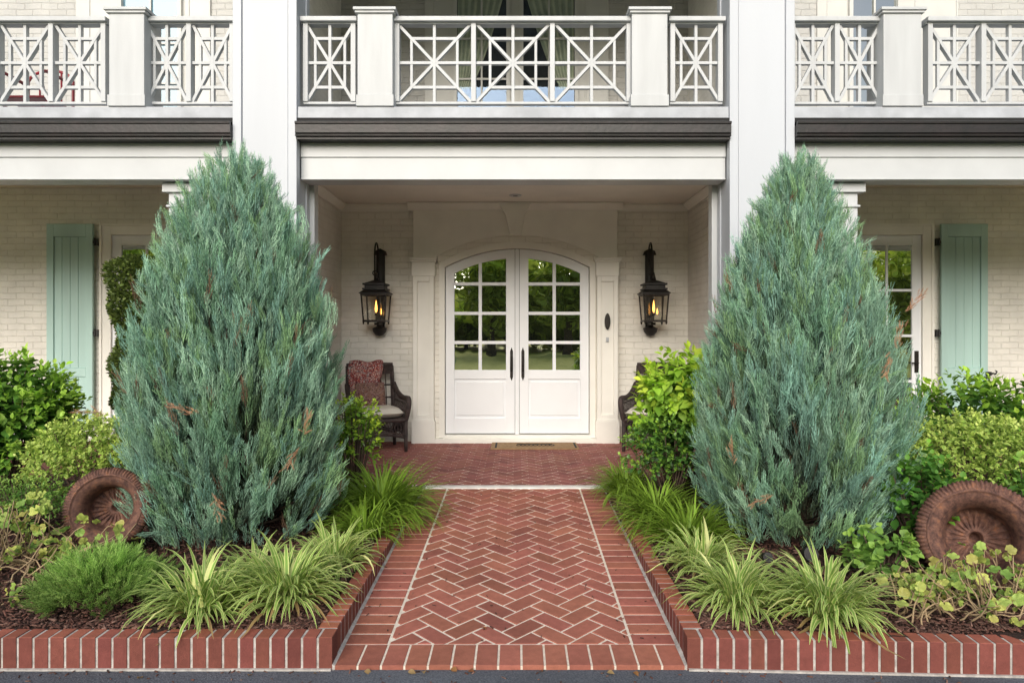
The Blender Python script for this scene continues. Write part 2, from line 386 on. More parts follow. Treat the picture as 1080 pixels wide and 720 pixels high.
class Bricks:
    def __init__(s): s.mb = MB(); s.c = []
    def slab(s, poly, zf, th=.012, base=(.37,.132,.092)):
        if len(poly) < 3: return
        A = sum(poly[i][0]*poly[(i+1)%len(poly)][1]-poly[(i+1)%len(poly)][0]*poly[i][1] for i in range(len(poly)))/2
        if abs(A) < 8e-5: return
        if A < 0: poly = poly[::-1]
        cx = sum(p[0] for p in poly)/len(poly); cy = sum(p[1] for p in poly)/len(poly)
        dz = random.uniform(-.0012, .0012); n = len(poly); ins = .0025
        def inn(p):
            d = math.hypot(p[0]-cx, p[1]-cy); k = max(0, 1-ins*1.4/max(d, .01)); return (cx+(p[0]-cx)*k, cy+(p[1]-cy)*k)
        top = [(*inn(p), zf(p[1])+dz) for p in poly]; mid = [(p[0], p[1], zf(p[1])+dz-.0022) for p in poly]; bot = [(p[0], p[1], zf(p[1])-th) for p in poly]
        fs = [tuple(range(n))] + [(i+n, (i+1)%n+n, (i+1)%n, i) for i in range(n)] + [(i+2*n, (i+1)%n+2*n, (i+1)%n+n, i+n) for i in range(n)]
        s.mb.add(top+mid+bot, fs); c = brickcol(base); s.c += [c]*(3*n)
    def block(s, cx, cy, w, d, z0, z1, ang=0, base=(.37,.132,.092), topbase=None):
        """a standing brick with softened arrises"""
        e = .003; ca, sa = math.cos(ang), math.sin(ang)
        def P(x, y): return (cx + x*ca - y*sa, cy + x*sa + y*ca)
        rings = []
        for (ox, z) in ((0, z0), (0, z1-e), (e, z1)):
            rings.append([(*P(sx*(w/2-ox), sy*(d/2-ox)), z) for sx, sy in ((-1,-1),(1,-1),(1,1),(-1,1))])
        fs = [(8,9,10,11)]
        for r_ in (0, 1):
            for i in range(4): fs.append((r_*4+i, r_*4+(i+1)%4, r_*4+4+(i+1)%4, r_*4+4+i))
        s.mb.add(sum(rings, []), fs); c = brickcol(base); s.c += [c]*8
        s.c += [(c[0]*1.55, c[1]*1.6, c[2]*1.35)]*4  # top face lightened in colour to stand for light from above
def herring(br, x0, x1, y0, y1, zf, u=.1105, j=.014, ox=0, oy=0, base=(.37,.132,.092)):
    c = math.sqrt(.5); w = max(x1-x0, y1-y0); n = int(w*1.6/u)+4
    mx, my = (x0+x1)/2+ox, (y0+y1)/2+oy
    for a in range(-n, n):
        for b in range(-n, n):
            k = (a-b) % 4
            if k == 0: rct = (a, b, a+2, b+1)
            elif k == 3: rct = (a, b, a+1, b+2)
            else: continue
            xa, ya, xb, yb = rct[0]*u+j/2, rct[1]*u+j/2, rct[2]*u-j/2, rct[3]*u-j/2
            poly = [(mx+(p-q)*c, my+(p+q)*c) for p, q in ((xa,ya),(xb,ya),(xb,yb),(xa,yb))]
            br.slab(clip(poly, x0, x1, y0, y1), zf, base=base)
HWI, HWO = .620, .843
br = Bricks()
nb = 15; p = 2*HWO/nb
for i in range(nb):      # soldier row at the driveway
    xa = WC-HWO+i*p+.005; br.slab([(xa, Y0), (xa+p-.011, Y0), (xa+p-.011, Y0+.2), (xa, Y0+.2)], zw, th=.022, base=(.38,.135,.094))
y = Y0+.211
while y < Y1-.02:
    for sx in (-1, 1):
        xa, xb = sorted((WC+sx*(HWI+.008), WC+sx*(HWO-.004)))
        br.slab([(xa,y),(xb,y),(xb,min(y+.096, Y1-.006)),(xa,min(y+.096, Y1-.006))], zw)
    y += .1107
herring(br, WC-HWI+.007, WC+HWI-.007, Y0+.211, Y1-.006, zw, ox=.03)
w = br.mb.build('walkway', M['brickpave'], cols=br.c); tag(w, 'red brick walkway in herringbone with header borders', None, kind='structure')
mb = MB(); mb.add([(WC-HWO-.012, Y0+.004, zw(Y0)-.0045), (WC+HWO+.012, Y0+.004, zw(Y0)-.0045), (WC+HWO+.012, Y1, zw(Y1)-.0045), (WC-HWO-.012, Y1, zw(Y1)-.0045),
     (WC-HWO-.012, Y0+.004, -.2), (WC+HWO+.012, Y0+.004, -.2)], [(0,1,2,3),(4,5,1,0)])
tag(mb.build('walkway_mortar', M['mortar'], w), None)
# porch floor
br = Bricks(); herring(br, -2.36, 2.29, Y1+.1, 9.16, lambda y: .0, base=(.28,.11,.09))  # brick colour darkened to carry the porch shade
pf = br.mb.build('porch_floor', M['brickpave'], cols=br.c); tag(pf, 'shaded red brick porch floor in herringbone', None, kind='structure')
mb = MB(); mb.box(-2.4, 2.33, Y1+.05, 9.2, -.2, -.004); mb.build('porch_mortar', M['mortar'], pf)
mb = MB(); mb.box(-2.2, 2.15, Y1, Y1+.095, -.1, .012); mb.build('porch_edge_strip', M['stone'], pf, bevel=.004)
for x0, x1 in ((-9.5, -2.72), (2.65, 9.5)):
    mb = MB(); mb.box(x0, x1, 6.6, 9.2, -.2, -.003)
    tag(mb.build('side_porch_floor', M['floorbrick']), None, kind='structure')

# planting beds and their brick edging
def bed_h(x, y): return -.02 + .028*math.sin(x*3.1+1)*math.sin(y*2.7) + .012*math.sin(x*9+y*7) + max(0, (abs(x)-2))*.012 + (y-3.4)*.006
def front_y(x): return Y0 - max(0, x-.82)*.042
for side in (-1, 1):
    xs = np.linspace(WC+side*(HWO+.013), side*9.5, 90) if side > 0 else np.linspace(-9.5, WC-(HWO+.013), 90)
    ys = np.linspace(0, 1, 60); V = []
    for yy in ys:
        for xx in xs:
            y = (front_y(xx)+.05) + yy*(6.62-front_y(xx)-.05); zz = bed_h(xx, y)
            if abs(xx-WC) < HWO+.18: zz = min(zz, -.014)
            if abs(xx-WC) < HWO+.03 and y > 5.3: zz = zw(y)-.002
            V.append((xx, y, zz + random.uniform(-.006, .006)))
    n = len(xs); Fc = np.array([(j*n+i, j*n+i+1, (j+1)*n+i+1, (j+1)*n+i) for j in range(59) for i in range(n-1)])
    tag(nmesh('planting_bed', V, Fc, M['soil'], smooth=True), None, kind='structure')
# edging
for side, lab in ((-1, 'low red brick edging around the left planting bed'), (1, 'low red brick edging around the right planting bed')):
    e = thing('brick_edging', (WC+side*(HWO+.05), Y0, -.15), lab, 'brick edging', 'brick edgings of the planting beds')
    br = Bricks(); mo = MB(); pitch = .0757
    x = WC+side*(HWO+.032+.008); i = 0
    while abs(x) < 8.5:
        yy = front_y(x); br.block(x, yy+.05+random.uniform(-.001,.001), .063, .1, -.16, -.002+random.uniform(-.002,.002), ang=0 if side < 0 else -.042, base=(.215,.068,.052)); x += side*pitch
    xa, xb = sorted((WC+side*(HWO+.012), side*8.6))
    if side < 0: mo.box(xa, xb, Y0+.004, Y0+.097, -.2, -.006)
    else: mo.add([(xa, front_y(xa)+.004, -.2), (xb, front_y(xb)+.004, -.2), (xb, front_y(xb)+.097, -.2), (xa, front_y(xa)+.097, -.2),
                  (xa, front_y(xa)+.004, -.006), (xb, front_y(xb)+.004, -.006), (xb, front_y(xb)+.097, -.006), (xa, front_y(xa)+.097, -.006)],
                 [(0,3,2,1),(4,5,6,7),(0,1,5,4),(1,2,6,5),(2,3,7,6),(3,0,4,7)])
    # white mortar toe along the drive
    if side < 0: mo.box(xa, xb, Y0-.012, Y0+.01, -.2, -.148)
    else: mo.add([(xa, front_y(xa)-.012, -.148), (xb, front_y(xb)-.012, -.148), (xb, front_y(xb)+.01, -.148), (xa, front_y(xa)+.01, -.148),(xa, front_y(xa)-.012, -.2),(xb, front_y(xb)-.012, -.2)], [(0,1,2,3),(4,5,1,0)])
    y = Y0+.1+.012+.032
    while y < 5.35:
        br.block(WC+side*(HWO+.012+.048), y, .096, .063, -.16, .000+random.uniform(-.002,.002), base=(.24,.078,.056)); y += pitch
    xa, xb = sorted((WC+side*(HWO+.013), WC+side*(HWO+.105)))
    mo.box(xa, xb, Y0+.101, 5.38, -.2, -.004)
    # sloping mortar fillet beside the walk
    a = WC+side*(HWO-.006); b = WC+side*(HWO+.0125)
    vs = []
    for yy in (Y0+.0, 5.4):
        vs += [(a, yy, zw(yy)-.004), (b, yy, zw(yy)+.006), (b, yy, -.2)]
    mo.add(vs, [(0,1,4,3) if side > 0 else (0,3,4,1), (0,2,1), (3,4,5)])
    br.mb.build('bricks', M['brickpave'], e, cols=br.c); mo.build('mortar_bed', M['mortar_dull'], e)

# mulch chips
def chips():
    n = 36000
    V = []; C = []
    pal = np.array([(.10,.05,.038), (.15,.08,.06), (.06,.032,.026), (.22,.13,.10), (.13,.06,.045)])
    cnt = 0
    out = []
    xs = np.where(rng.random(n) < .5, -1, 1)
    ax = np.abs(WC+xs*(HWO+.12)) + rng.random(n)**1.3*3.5
    px = xs*ax; py = 3.38 + rng.random(n)**1.5*3.0
    far = (py > 5.35) & (rng.random(n) < .3); px = np.where(far, WC+xs*(HWO+.0+rng.random(n)*.15), px)
    py = np.where(py < 5, py+np.array([front_y(a) for a in px])-Y0, py); py = np.maximum(py, np.array([front_y(a) for a in px])+.11)
    ln = rng.uniform(.012, .05, n); wd = rng.uniform(.004, .013, n); th = rng.uniform(.002, .006, n)
    a = rng.random(n)*2*pi; b = rng.normal(0, .25, n); g = rng.normal(0, .3, n)
    ca, sa, cb, sb, cg, sg = np.cos(a), np.sin(a), np.cos(b), np.sin(b), np.cos(g), np.sin(g)
    u = np.stack([ca*cb, sa*cb, sb], 1); w = np.stack([-sa*cg, ca*cg, sg], 1); t = np.cross(u, w)
    k = 150; px[:k] = WC+rng.choice([-1,1], k)*(HWO-rng.random(k)**2*1.0); py[:k] = 3.5+rng.random(k)*2.8; px[k:k+110] = rng.uniform(-3, 3, 110); py[k:k+110] = 3.25-rng.random(110)**2*.12
    ln[:k+110] *= .55; wd[:k+110] *= .6
    c0 = np.stack([px, py, np.array([bed_h(p_, q_) for p_, q_ in zip(px, py)]) + rng.uniform(.004, .022, n)], 1)
    c0[:k, 2] = zw(py[:k])+.002; c0[k:k+110, 2] = -.155
    V = np.zeros((n, 8, 3))
    for i, (s1, s2, s3) in enumerate(((-1,-1,0),(1,-.7,0),(1,.8,0),(-1,1,0),(-.95,-.9,1),(.9,-.7,1),(.95,.6,1),(-.9,.9,1))):
        V[:, i] = c0 + u*(ln/2*s1)[:, None] + w*(wd/2*s2)[:, None] + t*(th*s3)[:, None]
    fb = np.array([(4,5,6,7),(0,1,5,4),(1,2,6,5),(2,3,7,6),(3,0,4,7)])
    Fc = (np.arange(n)[:, None, None]*8 + fb[None]).reshape(-1, 4)
    cc = pal[rng.integers(0, 5, n)]*rng.uniform(.7, 1.3, (n, 1)); C = np.repeat(cc, 8, 0)
    tag(nmesh('bark_mulch', V.reshape(-1, 3), Fc, M['mulch'], cols=C), 'shredded brown bark mulch covering the planting beds', 'mulch', kind='stuff')
chips()

# ------------------------------------------------------------------ the house
H = thing('house', (0, 9.2, 0), 'white painted brick house with a recessed double door porch and balcony', 'house')
WY = 9.2
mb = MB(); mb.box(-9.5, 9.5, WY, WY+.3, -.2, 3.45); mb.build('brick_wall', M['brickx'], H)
mb = MB(); mb.box(-9.5, 9.5, WY, WY+.3, 3.451, 7.4); mb.build('brick_wall', M['brickdim'], H)
# side walls of the recessed entry, storeys 1 and 2
for xa, xb in ((-2.70, -2.37), (2.30, 2.62)):
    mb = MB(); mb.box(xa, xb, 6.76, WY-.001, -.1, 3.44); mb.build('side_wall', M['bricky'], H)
# storey-2 partitions behind the columns
for xa, xb in ((-2.70, -2.37), (2.30, 2.62)):
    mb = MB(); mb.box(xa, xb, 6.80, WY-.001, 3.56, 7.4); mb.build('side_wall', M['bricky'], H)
mb = MB(); mb.box(-2.369, 2.299, 6.70, WY-.002, 3.18, 3.3); mb.build('porch_ceiling', M['ceiling'], H)
for xa, xb in ((-9.5, -2.71), (2.63, 9.5)):
    mb = MB(); mb.box(xa, xb, 6.66, WY-.002, 3.41, 3.44); mb.build('porch_ceiling', M['ceiling'], H)
# balcony slab, roof above
mb = MB(); mb.box(-9.5, 9.5, 6.45, WY-.003, 3.441, 3.54); mb.build('balcony_floor', M['ledge'], H)
mb = MB(); mb.box(-3.0, 2.95, 6.2, WY-.004, 5.95, 6.2); mb.box(-2.03, 1.95, 6.5, 6.8, 5.72, 5.95); mb.build('balcony_roof', M['ceiling'], H)
mb = MB(); mb.box(-9.9, 9.9, 8.6, 9.9, 7.4, 7.6); mb.prismx([(8.6,7.6),(13.5,9.8),(13.5,7.6)], -9.9, 9.9); mb.build('main_roof', M['dark'], H)
# columns
CF = 6.30
for xa, xb in ((X(245.5, CF), X(313, CF)), (X(769.5, CF), X(838, CF))):
    mb = MB(); t = .012
    mb.box(xa+t, xb-t, CF+.022, 6.68, .12, 5.95); mb.box(xa+.086, xb-.086, CF+.010, CF+.03, .30, 5.93)
    mb.box(xa, xa+.08, CF-.006, 6.30+.09, .30, 5.94); mb.box(xb-.08, xb, CF-.006, 6.30+.09, .30, 5.94)
    mb.box(xa, xa+.02, 6.60, 6.69, .30, 5.94); mb.box(xb-.02, xb, 6.60, 6.69, .30, 5.94)
    mb.box(xa-.02, xb+.02, CF-.02, 6.72, -.1, .30)
    mb.build('column', M['column'], H, bevel=.004)
# inner jamb boards next to the side walls
for xa, xb in ((-2.045, -1.99), (1.91, 1.965)):
    mb = MB(); mb.box(xa, xb, 6.70, 6.82, 0, 3.18); mb.build('jamb_board', M['trim'], H, bevel=.003)
for xa, xb in ((-2.37, -2.046), (1.966, 2.30)):
    mb = MB(); mb.box(xa, xb, 6.70, 6.80, 0, 3.18); mb.build('jamb_panel', M['casing'], H)
# outer pilasters with caps under the wing beams
for xa, xb, cap in ((X(178, 6.55), -2.64, (X(173, 6.55), X(207, 6.55))), (2.57, X(904.5, 6.55), (X(880, 6.55), X(911, 6.55)))):
    mb = MB(); mb.box(xa, xb, 6.55, 6.66, 0, 2.87); mb.box(min(cap[0], xa-.03) if xa < 0 else xa, max(cap[1], xb+.03) if xb > 0 else xb, 6.51, 6.68, 2.80, 2.885)
    mb.box(xa-.015 if xa < 0 else xa, xb+.015 if xb > 0 else xb, 6.525, 6.67, 2.66, 2.68)
    mb.build('pilaster', M['trim'], H, bevel=.003)
# beams, ledges, gutters
spans = [(-9.5, X(245.5, CF)-.002), (X(313, CF)+.002, X(769.5, CF)-.002), (X(838, CF)+.002, 9.5)]
for k, (xa, xb) in enumerate(spans):
    mb = MB(); mb.box(xa, xb, 6.42, 6.66, 2.895, 3.16); mb.box(xa, xb, 6.405, 6.66, 3.105, 3.30)
    mb.box(xa, xb, 6.412, 6.43, 2.895, 2.908)
    mb.build('beam', M['trim'], H, bevel=.003)
    # copper gutter: bead, ogee, drip
    g = MB(); yf = 6.24
    g.prismx([(6.40,3.255),(yf+.03,3.255),(yf+.004,3.258),(yf+.002,3.272),(yf+.014,3.278),(yf+.002,3.288),(yf,3.362),(yf-.012,3.368),(yf-.014,3.384),(yf,3.392),(yf+.02,3.388),(yf+.03,3.36),(6.40,3.35)][::-1], xa, xb)
    g.box(xa, xb, yf+.03, 6.404, 3.235, 3.256)
    g.build('gutter', M['copper'], H)
    g = MB(); g.box(xa, xb, 6.30, 6.42, 3.40, 3.44); g.build('gutter_gap_shade', M['dark'], H)  # dark strip painting the shade between gutter and ledge
    b = MB(); b.box(xa, xb, 6.315, 6.60, 3.441, 3.547); b.build('ledge_board', M['ledge'], H, bevel=.005)
# railings
RY = 6.45
def rail_unit(mb, xa, xb, z0, z1, w=.028, d=.045):
    cx, cz = (xa+xb)/2, (z0+z1)/2; hx, hz = (xb-xa)/2, (z1-z0)/2; k = .62; yb = RY
    for sx in (-1, 1):
        for sz in (-1, 1): mb.bar((cx, yb+.0015, cz), (cx+sx*hx, yb+.0015, cz+sz*hz), w, d)
    mb.box(cx-w/2, cx+w/2, yb-d/2, yb+d/2, z0, z1); mb.box(xa, xb, yb-d/2+.002, yb+d/2-.002, cz-w/2, cz+w/2)
    for sz in (-1, 1): mb.box(cx-k*hx, cx+k*hx, yb-d/2+.004, yb+d/2-.004, cz+sz*k*hz-w/2, cz+sz*k*hz+w/2)
    for sx in (-1, 1): mb.box(cx+sx*k*hx-w*.45, cx+sx*k*hx+w*.45, yb-d/2+.006, yb+d/2-.006, cz-k*hz, cz+k*hz)
zt, zb = Z(26, RY), Z(108.5, RY)
def panel(par, pxa, pxb, n):
    xa, xb = X(pxa, RY), X(pxb, RY)
    mb = MB(); w = .045
    mb.box(xa, xb, RY-.03, RY+.03, zb-.022, zb)                           # bottom rail
    uw = (xb-xa)/n
    for i in range(n+1):
        c = min(max(xa+i*uw, xa+w/2), xb-w/2); mb.box(c-w/2, c+w/2, RY-.045, RY+.045, zb, zt)
    for i in range(n): rail_unit(mb, xa+i*uw+w*.5, xa+(i+1)*uw-w*.5, zb, zt)
    mb.build('lattice_panel', M['rail'], par, bevel=.002)
    mb = MB(); mb.box(xa-.02, xb+.02, RY-.08, RY+.08, zt, zt+.045); mb.box(xa-.02, xb+.02, RY-.045, RY+.045, zt-.012, zt)
    mb.build('handrail', M['rail'], par, bevel=.006)
def newel(par, pxa, pxb):
    xa, xb = X(pxa, RY-.14), X(pxb, RY-.14); mb = MB()
    mb.box(xa, xb, RY-.14, RY+.17, 3.55, Z(14, RY-.14)); mb.box(xa-.012, xb+.012, RY-.152, RY+.18, 3.549, 3.549+.105)
    mb.box(xa-.02, xb+.02, RY-.16, RY+.19, Z(14.5, RY-.14)+.001, Z(14.5, RY-.14)+.022)
    mb.box(xa-.035, xb+.035, RY-.175, RY+.205, Z(14.5, RY-.14)+.0225, Z(14.5, RY-.14)+.05)
    mb.build('newel_post', M['rail'], par, bevel=.004)
def railing(panels, newels):
    mb = MB(); mb.box(X(panels[0][0], RY), X(panels[-1][1], RY), RY-.012, RY+.012, 3.5475, 3.57)
    r = mb.build('balcony_railing', M['rail'], H)
    for a in panels: panel(r, *a)
    for a in newels: newel(r, *a)
railing([(-116, 114, 4), (153, 249, 2)], [(115, 152)])
railing([(321, 376, 1), (417, 665, 3), (706, 761, 1)], [(377, 414), (666.5, 704)])
railing([(832, 930, 2), (976, 1210, 4)], [(932, 972)])

# crown moulding of the entry ceiling
def crown_x(mb, xa, xb, y, z=3.178, s=.085): mb.prismx([(y, z), (y, z-s), (y-.02, z-s), (y-.03, z-s*.75), (y-s*.75, z-.03), (y-s, z-.02), (y-s, z)], xa, xb)
for a_, b_ in ((-2.369, -1.40), (1.35, 2.299)):
    mb = MB(); crown_x(mb, a_, b_, WY-.001); mb.build('crown_moulding', M['casing'], H)
for xs_, sg in ((-2.369, 1), (2.299, -1)):
    s_ = .085; z = 3.1775; mb = MB()
    mb.prism([(xs_, z), (xs_, z-s_), (xs_+sg*.02, z-s_), (xs_+sg*s_, z-.02), (xs_+sg*s_, z)][::1 if sg > 0 else -1], 6.83, WY-.087)
    mb.build('crown_moulding', M['casing'], H)

# ---- door surround
SY = 9.08
Wp = 79.3   # px per metre on the surround
def sx(px): return (px-CX)/F*SY
def sz(py): return CZ-(py-HY)/F*SY
AX = 0.0
hw_d = (545.5-469)/F*SY; ztop = sz(261.7); zspr = sz(281.6)
rise = ztop-zspr; RR = (hw_d**2+rise**2)/(2*rise); zc = ztop-RR
def arc(x, off): 
    r = RR+off; return zc+math.sqrt(max(r*r-x*x, 0))
def arch_strip(mb, xa, xb, f0, f1, y0, y1, n=24):
    xs = [xa+(xb-xa)*i/n for i in range(n+1)]; b = len(mb.v)
    for x in xs:
        for (zz, yy) in ((f0(x), y0), (f1(x), y0), (f1(x), y1), (f0(x), y1)): mb.v.append((x, yy, zz))
    for i in range(n):
        a = b+i*4
        for k in range(4): mb.f.append((a+k, a+(k+1)%4, a+4+(k+1)%4, a+4+k)[::-1])
    mb.f.append((b, b+1, b+2, b+3)); e = b+n*4; mb.f.append((e+3, e+2, e+1, e))
xl, xr = sx(436), sx(651)
hb = (545.5-463)/F*SY    # outer edge of the casing
band = .085
mb = MB()
arch_strip(mb, -hb-.03, hb+.03, lambda x: arc(x, .175), lambda x: 3.177, SY, WY-.001)
mb.box(xl, -hb-.0301, SY, WY-.001, sz(274), 3.177); mb.box(hb+.0301, xr, SY, WY-.001, sz(274), 3.177)
mb.build('entablature', M['casing'], H)
mb = MB(); s_ = .09; crown_x(mb, xl-.07, xr+.07, SY-.001, 3.1765, s_)
mb.box(xl-.07, xl-.001, SY-.001, WY-.09, 3.10, 3.1765); mb.box(xr+.001, xr+.07, SY-.001, WY-.09, 3.10, 3.1765)
mb.build('crown_moulding', M['casing'], H)
mb = MB(); mb.prism([(sx(538), arc(0,.16)+.01), (sx(549.5), arc(0,.16)+.01), (sx(553.5), sz(227)), (sx(560), sz(216)), (sx(526), sz(216)), (sx(533), sz(227))], SY-.100, SY-.0015)
mb.build('keystone', M['casing'], H, bevel=.004)
# brick arch band and inner casing
mb = MB(); arch_strip(mb, -hb-.02, hb+.02, lambda x: arc(x, .085), lambda x: arc(x, .174), SY+.012, WY-.002)
mb.box(-hb-.075, -hb-.002, SY+.03, WY-.002, .02, sz(278)); mb.box(hb+.002, hb+.075, SY+.03, WY-.002, .02, sz(278))
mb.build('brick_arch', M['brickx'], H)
mb = MB()
arch_strip(mb, -hw_d, hw_d, lambda x: arc(x, .0), lambda x: arc(x, .084), SY+.005, WY-.003, 40)
for sg in (-1, 1):
    xa_, xb_ = sorted((sg*(hw_d+.0003), sg*hb)); arch_strip(mb, xa_, xb_, lambda x: .06, lambda x: arc(x, .084), SY+.005, WY-.003, 4)
mb.build('door_frame', M['casing'], H, bevel=.002)
# threshold
mb = MB(); mb.box(-hb-.07, hb+.07, SY-.06, WY-.004, -.01, .055); mb.box(-hw_d-.02, hw_d+.02, SY-.01, WY-.005, .0551, .098); mb.build('threshold', M['casing'], H, bevel=.006)
# entry pilasters
def pil(pxa, pxb):
    c = (sx(pxa)+sx(pxb))/2; mb = MB(); yf = SY-.05
    hw = .138
    mb.box(c-hw-.018, c+hw+.018, yf-.022, WY-.003, -.01, sz(443.5)); mb.box(c-hw-.008, c+hw+.008, yf-.014, WY-.003, sz(443.5), sz(443.5)+.025)
    mb.box(c-hw, c-hw+.055, yf, WY-.003, .25, sz(290)); mb.box(c+hw-.055, c+hw, yf, WY-.003, .25, sz(290))
    mb.box(c-hw+.0555, c+hw-.0555, yf, WY-.003, .25, sz(441)+.05); mb.box(c-hw+.0555, c+hw-.0555, yf, WY-.003, sz(297), sz(290))
    mb.box(c-hw+.055, c+hw-.055, yf+.030, WY-.004, .3, sz(296))
    mb.box(c-hw-.015, c+hw+.015, yf-.015, WY-.003, sz(291.5), sz(277))
    mb.box(c-hw-.03, c+hw+.03, yf-.03, WY-.003, sz(276.9), sz(274.5)); mb.box(c-hw-.045, c+hw+.045, yf-.05, WY-.003, sz(274.4), sz(272))
    mb.build('entry_pilaster', M['casing'], H, bevel=.003); return c, yf
pil(435, 459); pcx, pyf = pil(628.5, 652)
# door bell and push button
db = MB(); z0 = sz(339)
db.prism([(pcx+.038*math.cos(a)*1.0, z0+.105*math.sin(a)*(1 if abs(math.sin(a)) < .9 else 1.05)) for a in [2*pi*i/20 for i in range(20)]], pyf-.012, pyf+.017)
db.build('door_plaque', M['bronze'], H, bevel=.004)
db = MB(); db.box(pcx-.018, pcx+.018, pyf+.004, pyf+.0175, sz(358)-.03, sz(358)+.03); db.build('bell_button', M['ledge'], H, bevel=.003)

mb = MB(); arch_strip(mb, -hw_d, hw_d, lambda x: .06, lambda x: arc(x, 0), WY-.012, WY-.006); mb.build('door_gap_shade', M['dark'], H)  # dark sheet behind the leaves, paints shade into their gaps
# door leaves
DY = SY+.062
def leaf(sgn):
    g = .032
    x0, x1 = g, hw_d-.007
    def B(mb, xa, xb, ya, yb, za, zb): mb.box(*( (xa, xb) if sgn > 0 else (-xb, -xa)), ya, yb, za, zb)
    def A(mb, xa, xb, f0, f1, ya, yb):
        if sgn > 0: arch_strip(mb, xa, xb, f0, f1, ya, yb)
        else: arch_strip(mb, -xb, -xa, f0, f1, ya, yb)
    gx0, gx1 = (545.5-534)/F*SY+.005, (545.5-478.7)/F*SY
    zb_, zg0 = .112, sz(390.5)
    mb = MB(); fr = lambda x: arc(x, -.125)
    A(mb, x0, x1, lambda x: min(arc(x, -.125), 9), lambda x: arc(x, -.008), DY, DY+.045)
    A(mb, x0, gx0, lambda x: zb_, fr, DY, DY+.045); A(mb, gx1, x1, lambda x: zb_, fr, DY, DY+.045)
    B(mb, gx0+.0001, gx1-.0001, DY+.0002, DY+.045, sz(400), zg0); B(mb, gx0+.0001, gx1-.0001, DY+.0002, DY+.045, zb_, sz(441.5))
    B(mb, gx0, gx1, DY+.022, DY+.04, sz(442), sz(399.5))
    B(mb, gx0+.03, gx1-.03, DY+.008, DY+.03, sz(438.5), sz(403))
    xm = (gx0+gx1)/2
    B(mb, xm-.022, xm+.022, DY+.006, DY+.04, zg0, fr(xm)+.01)
    for py in (299, 330.2, 361.2): B(mb, gx0, gx1, DY+.0065, DY+.04, sz(py)-.021, sz(py)+.021)
    # door leaf as a part; panes, handle below it
    d = mb.build('door', M['door'], H, bevel=.003)
    p_ = MB(); A(p_, gx0-.01, gx1+.01, lambda x: zg0-.01, lambda x: arc(x, -.12), DY+.028, DY+.031); p_.build('door_pane', M['glass'], d)
    # handle: long escutcheon with a curved pull
    hx = sgn*((545.5-539.8)/F*SY+.004); zh = sz(384); h = MB()
    h.box(hx-.020, hx+.020, DY-.008, DY-.0005, zh-.17, zh+.17)
    h.prism([(hx-.020, zh+.17), (hx+.020, zh+.17), (hx, zh+.225)], DY-.008, DY-.0005); h.prism([(hx-.020, zh-.17), (hx, zh-.225), (hx+.020, zh-.17)], DY-.008, DY-.0005)
    h.tube([(hx, DY-.006, zh+.13), (hx, DY-.05, zh+.10), (hx, DY-.06, zh), (hx, DY-.05, zh-.10), (hx, DY-.006, zh-.13)], [.008,.011,.014,.011,.008], 8)
    h.build('door_handle', M['bronze'], d)
leaf(-1); leaf(1)
mb = MB(); mb.box(-.0275, .0275, DY-.006, DY+.05, .10, ztop-.010); mb.box(-.012, .012, DY-.016, DY-.0061, .10, ztop-.006); mb.build('astragal', M['door'], H, bevel=.003)

# recessed ceiling light
mb = MB(); lx, ly = X(543.5, 8.4), 8.55
mb.lathe([(.03, 3.172), (.045, 3.165), (.075, 3.168), (.08, 3.179)], 24, (lx, ly, 0)); l_ = mb.build('ceiling_light', M['trim'], H, smooth=True)
mb = MB(); mb.lathe([(.0, 3.168), (.032, 3.170)], 24, (lx, ly, 0)); mb.build('bulb_recess', M['black'], l_)

# ---- shutters and side doors
def shutter(pxa, pxb, sgn):
    Y = 9.10; xa, xb = X(pxa, Y), X(pxb, Y); mb = MB(); z1 = Z(236, Y); z0 = .22
    w = .09
    zm0, zm1 = Z(397, Y), Z(388, Y)
    mb.box(xa, xa+w, Y, Y+.04, z0, z1); mb.box(xb-w, xb, Y, Y+.04, z0, z1)
    for za, zb_ in ((Z(249.5, Y), z1), (zm0, zm1), (z0, z0+.12)): mb.box(xa+w+.0005, xb-w-.0005, Y+.0004, Y+.04, za, zb_)
    n = 4; gw = (xb-xa-2*w)/n
    for i in range(n):
        for za, zb_ in ((zm1, Z(249.5, Y)), (z0+.12, zm0)):
            mb.box(xa+w+i*gw+.004, xa+w+(i+1)*gw-.004, Y+.017, Y+.036, za+.003, zb_-.003)
    mb.box(xa+w, xb-w, Y+.024, Y+.037, z0, z1-.02)
    s = mb.build('shutter', M['shutter'], H, bevel=.003)
    ex = xb if sgn > 0 else xa
    for py in (255, 351):
        h = MB(); zz = Z(py, Y)
        h.box(ex, ex+sgn*.05, Y+.01, Y+.03, zz-.018, zz+.018); h.box(ex+sgn*.045, ex+sgn*.075, Y+.0, Y+.09, zz-.05, zz+.045)
        h.tube([(ex+sgn*.03, Y, zz-.05), (ex+sgn*.03, Y, zz+.05)], .013, 8); h.build('hinge', M['black'], s)
    return xa, xb, s
shutter(49, 97.5, 1)
xa, xb, s = shutter(993, 1042, -1)
h = MB(); Yh = 9.07; h.tube([(X(x_, Yh), Yh-.01*(i in (2,3)), Z(y_, Yh)) for i, (x_, y_) in enumerate(((1038,397),(1040,399),(1044,394.5),(1047,393.5),(1050,394.5),(1051.5,391.5),(1049.5,390.5)))], [.009,.013,.014,.012,.011,.010,.007], 8)
h.box(X(1041, Yh), X(1046, Yh), Yh, WY, Z(396, Yh), Z(392, Yh)); h.build('shutter_hook', M['black'], s)
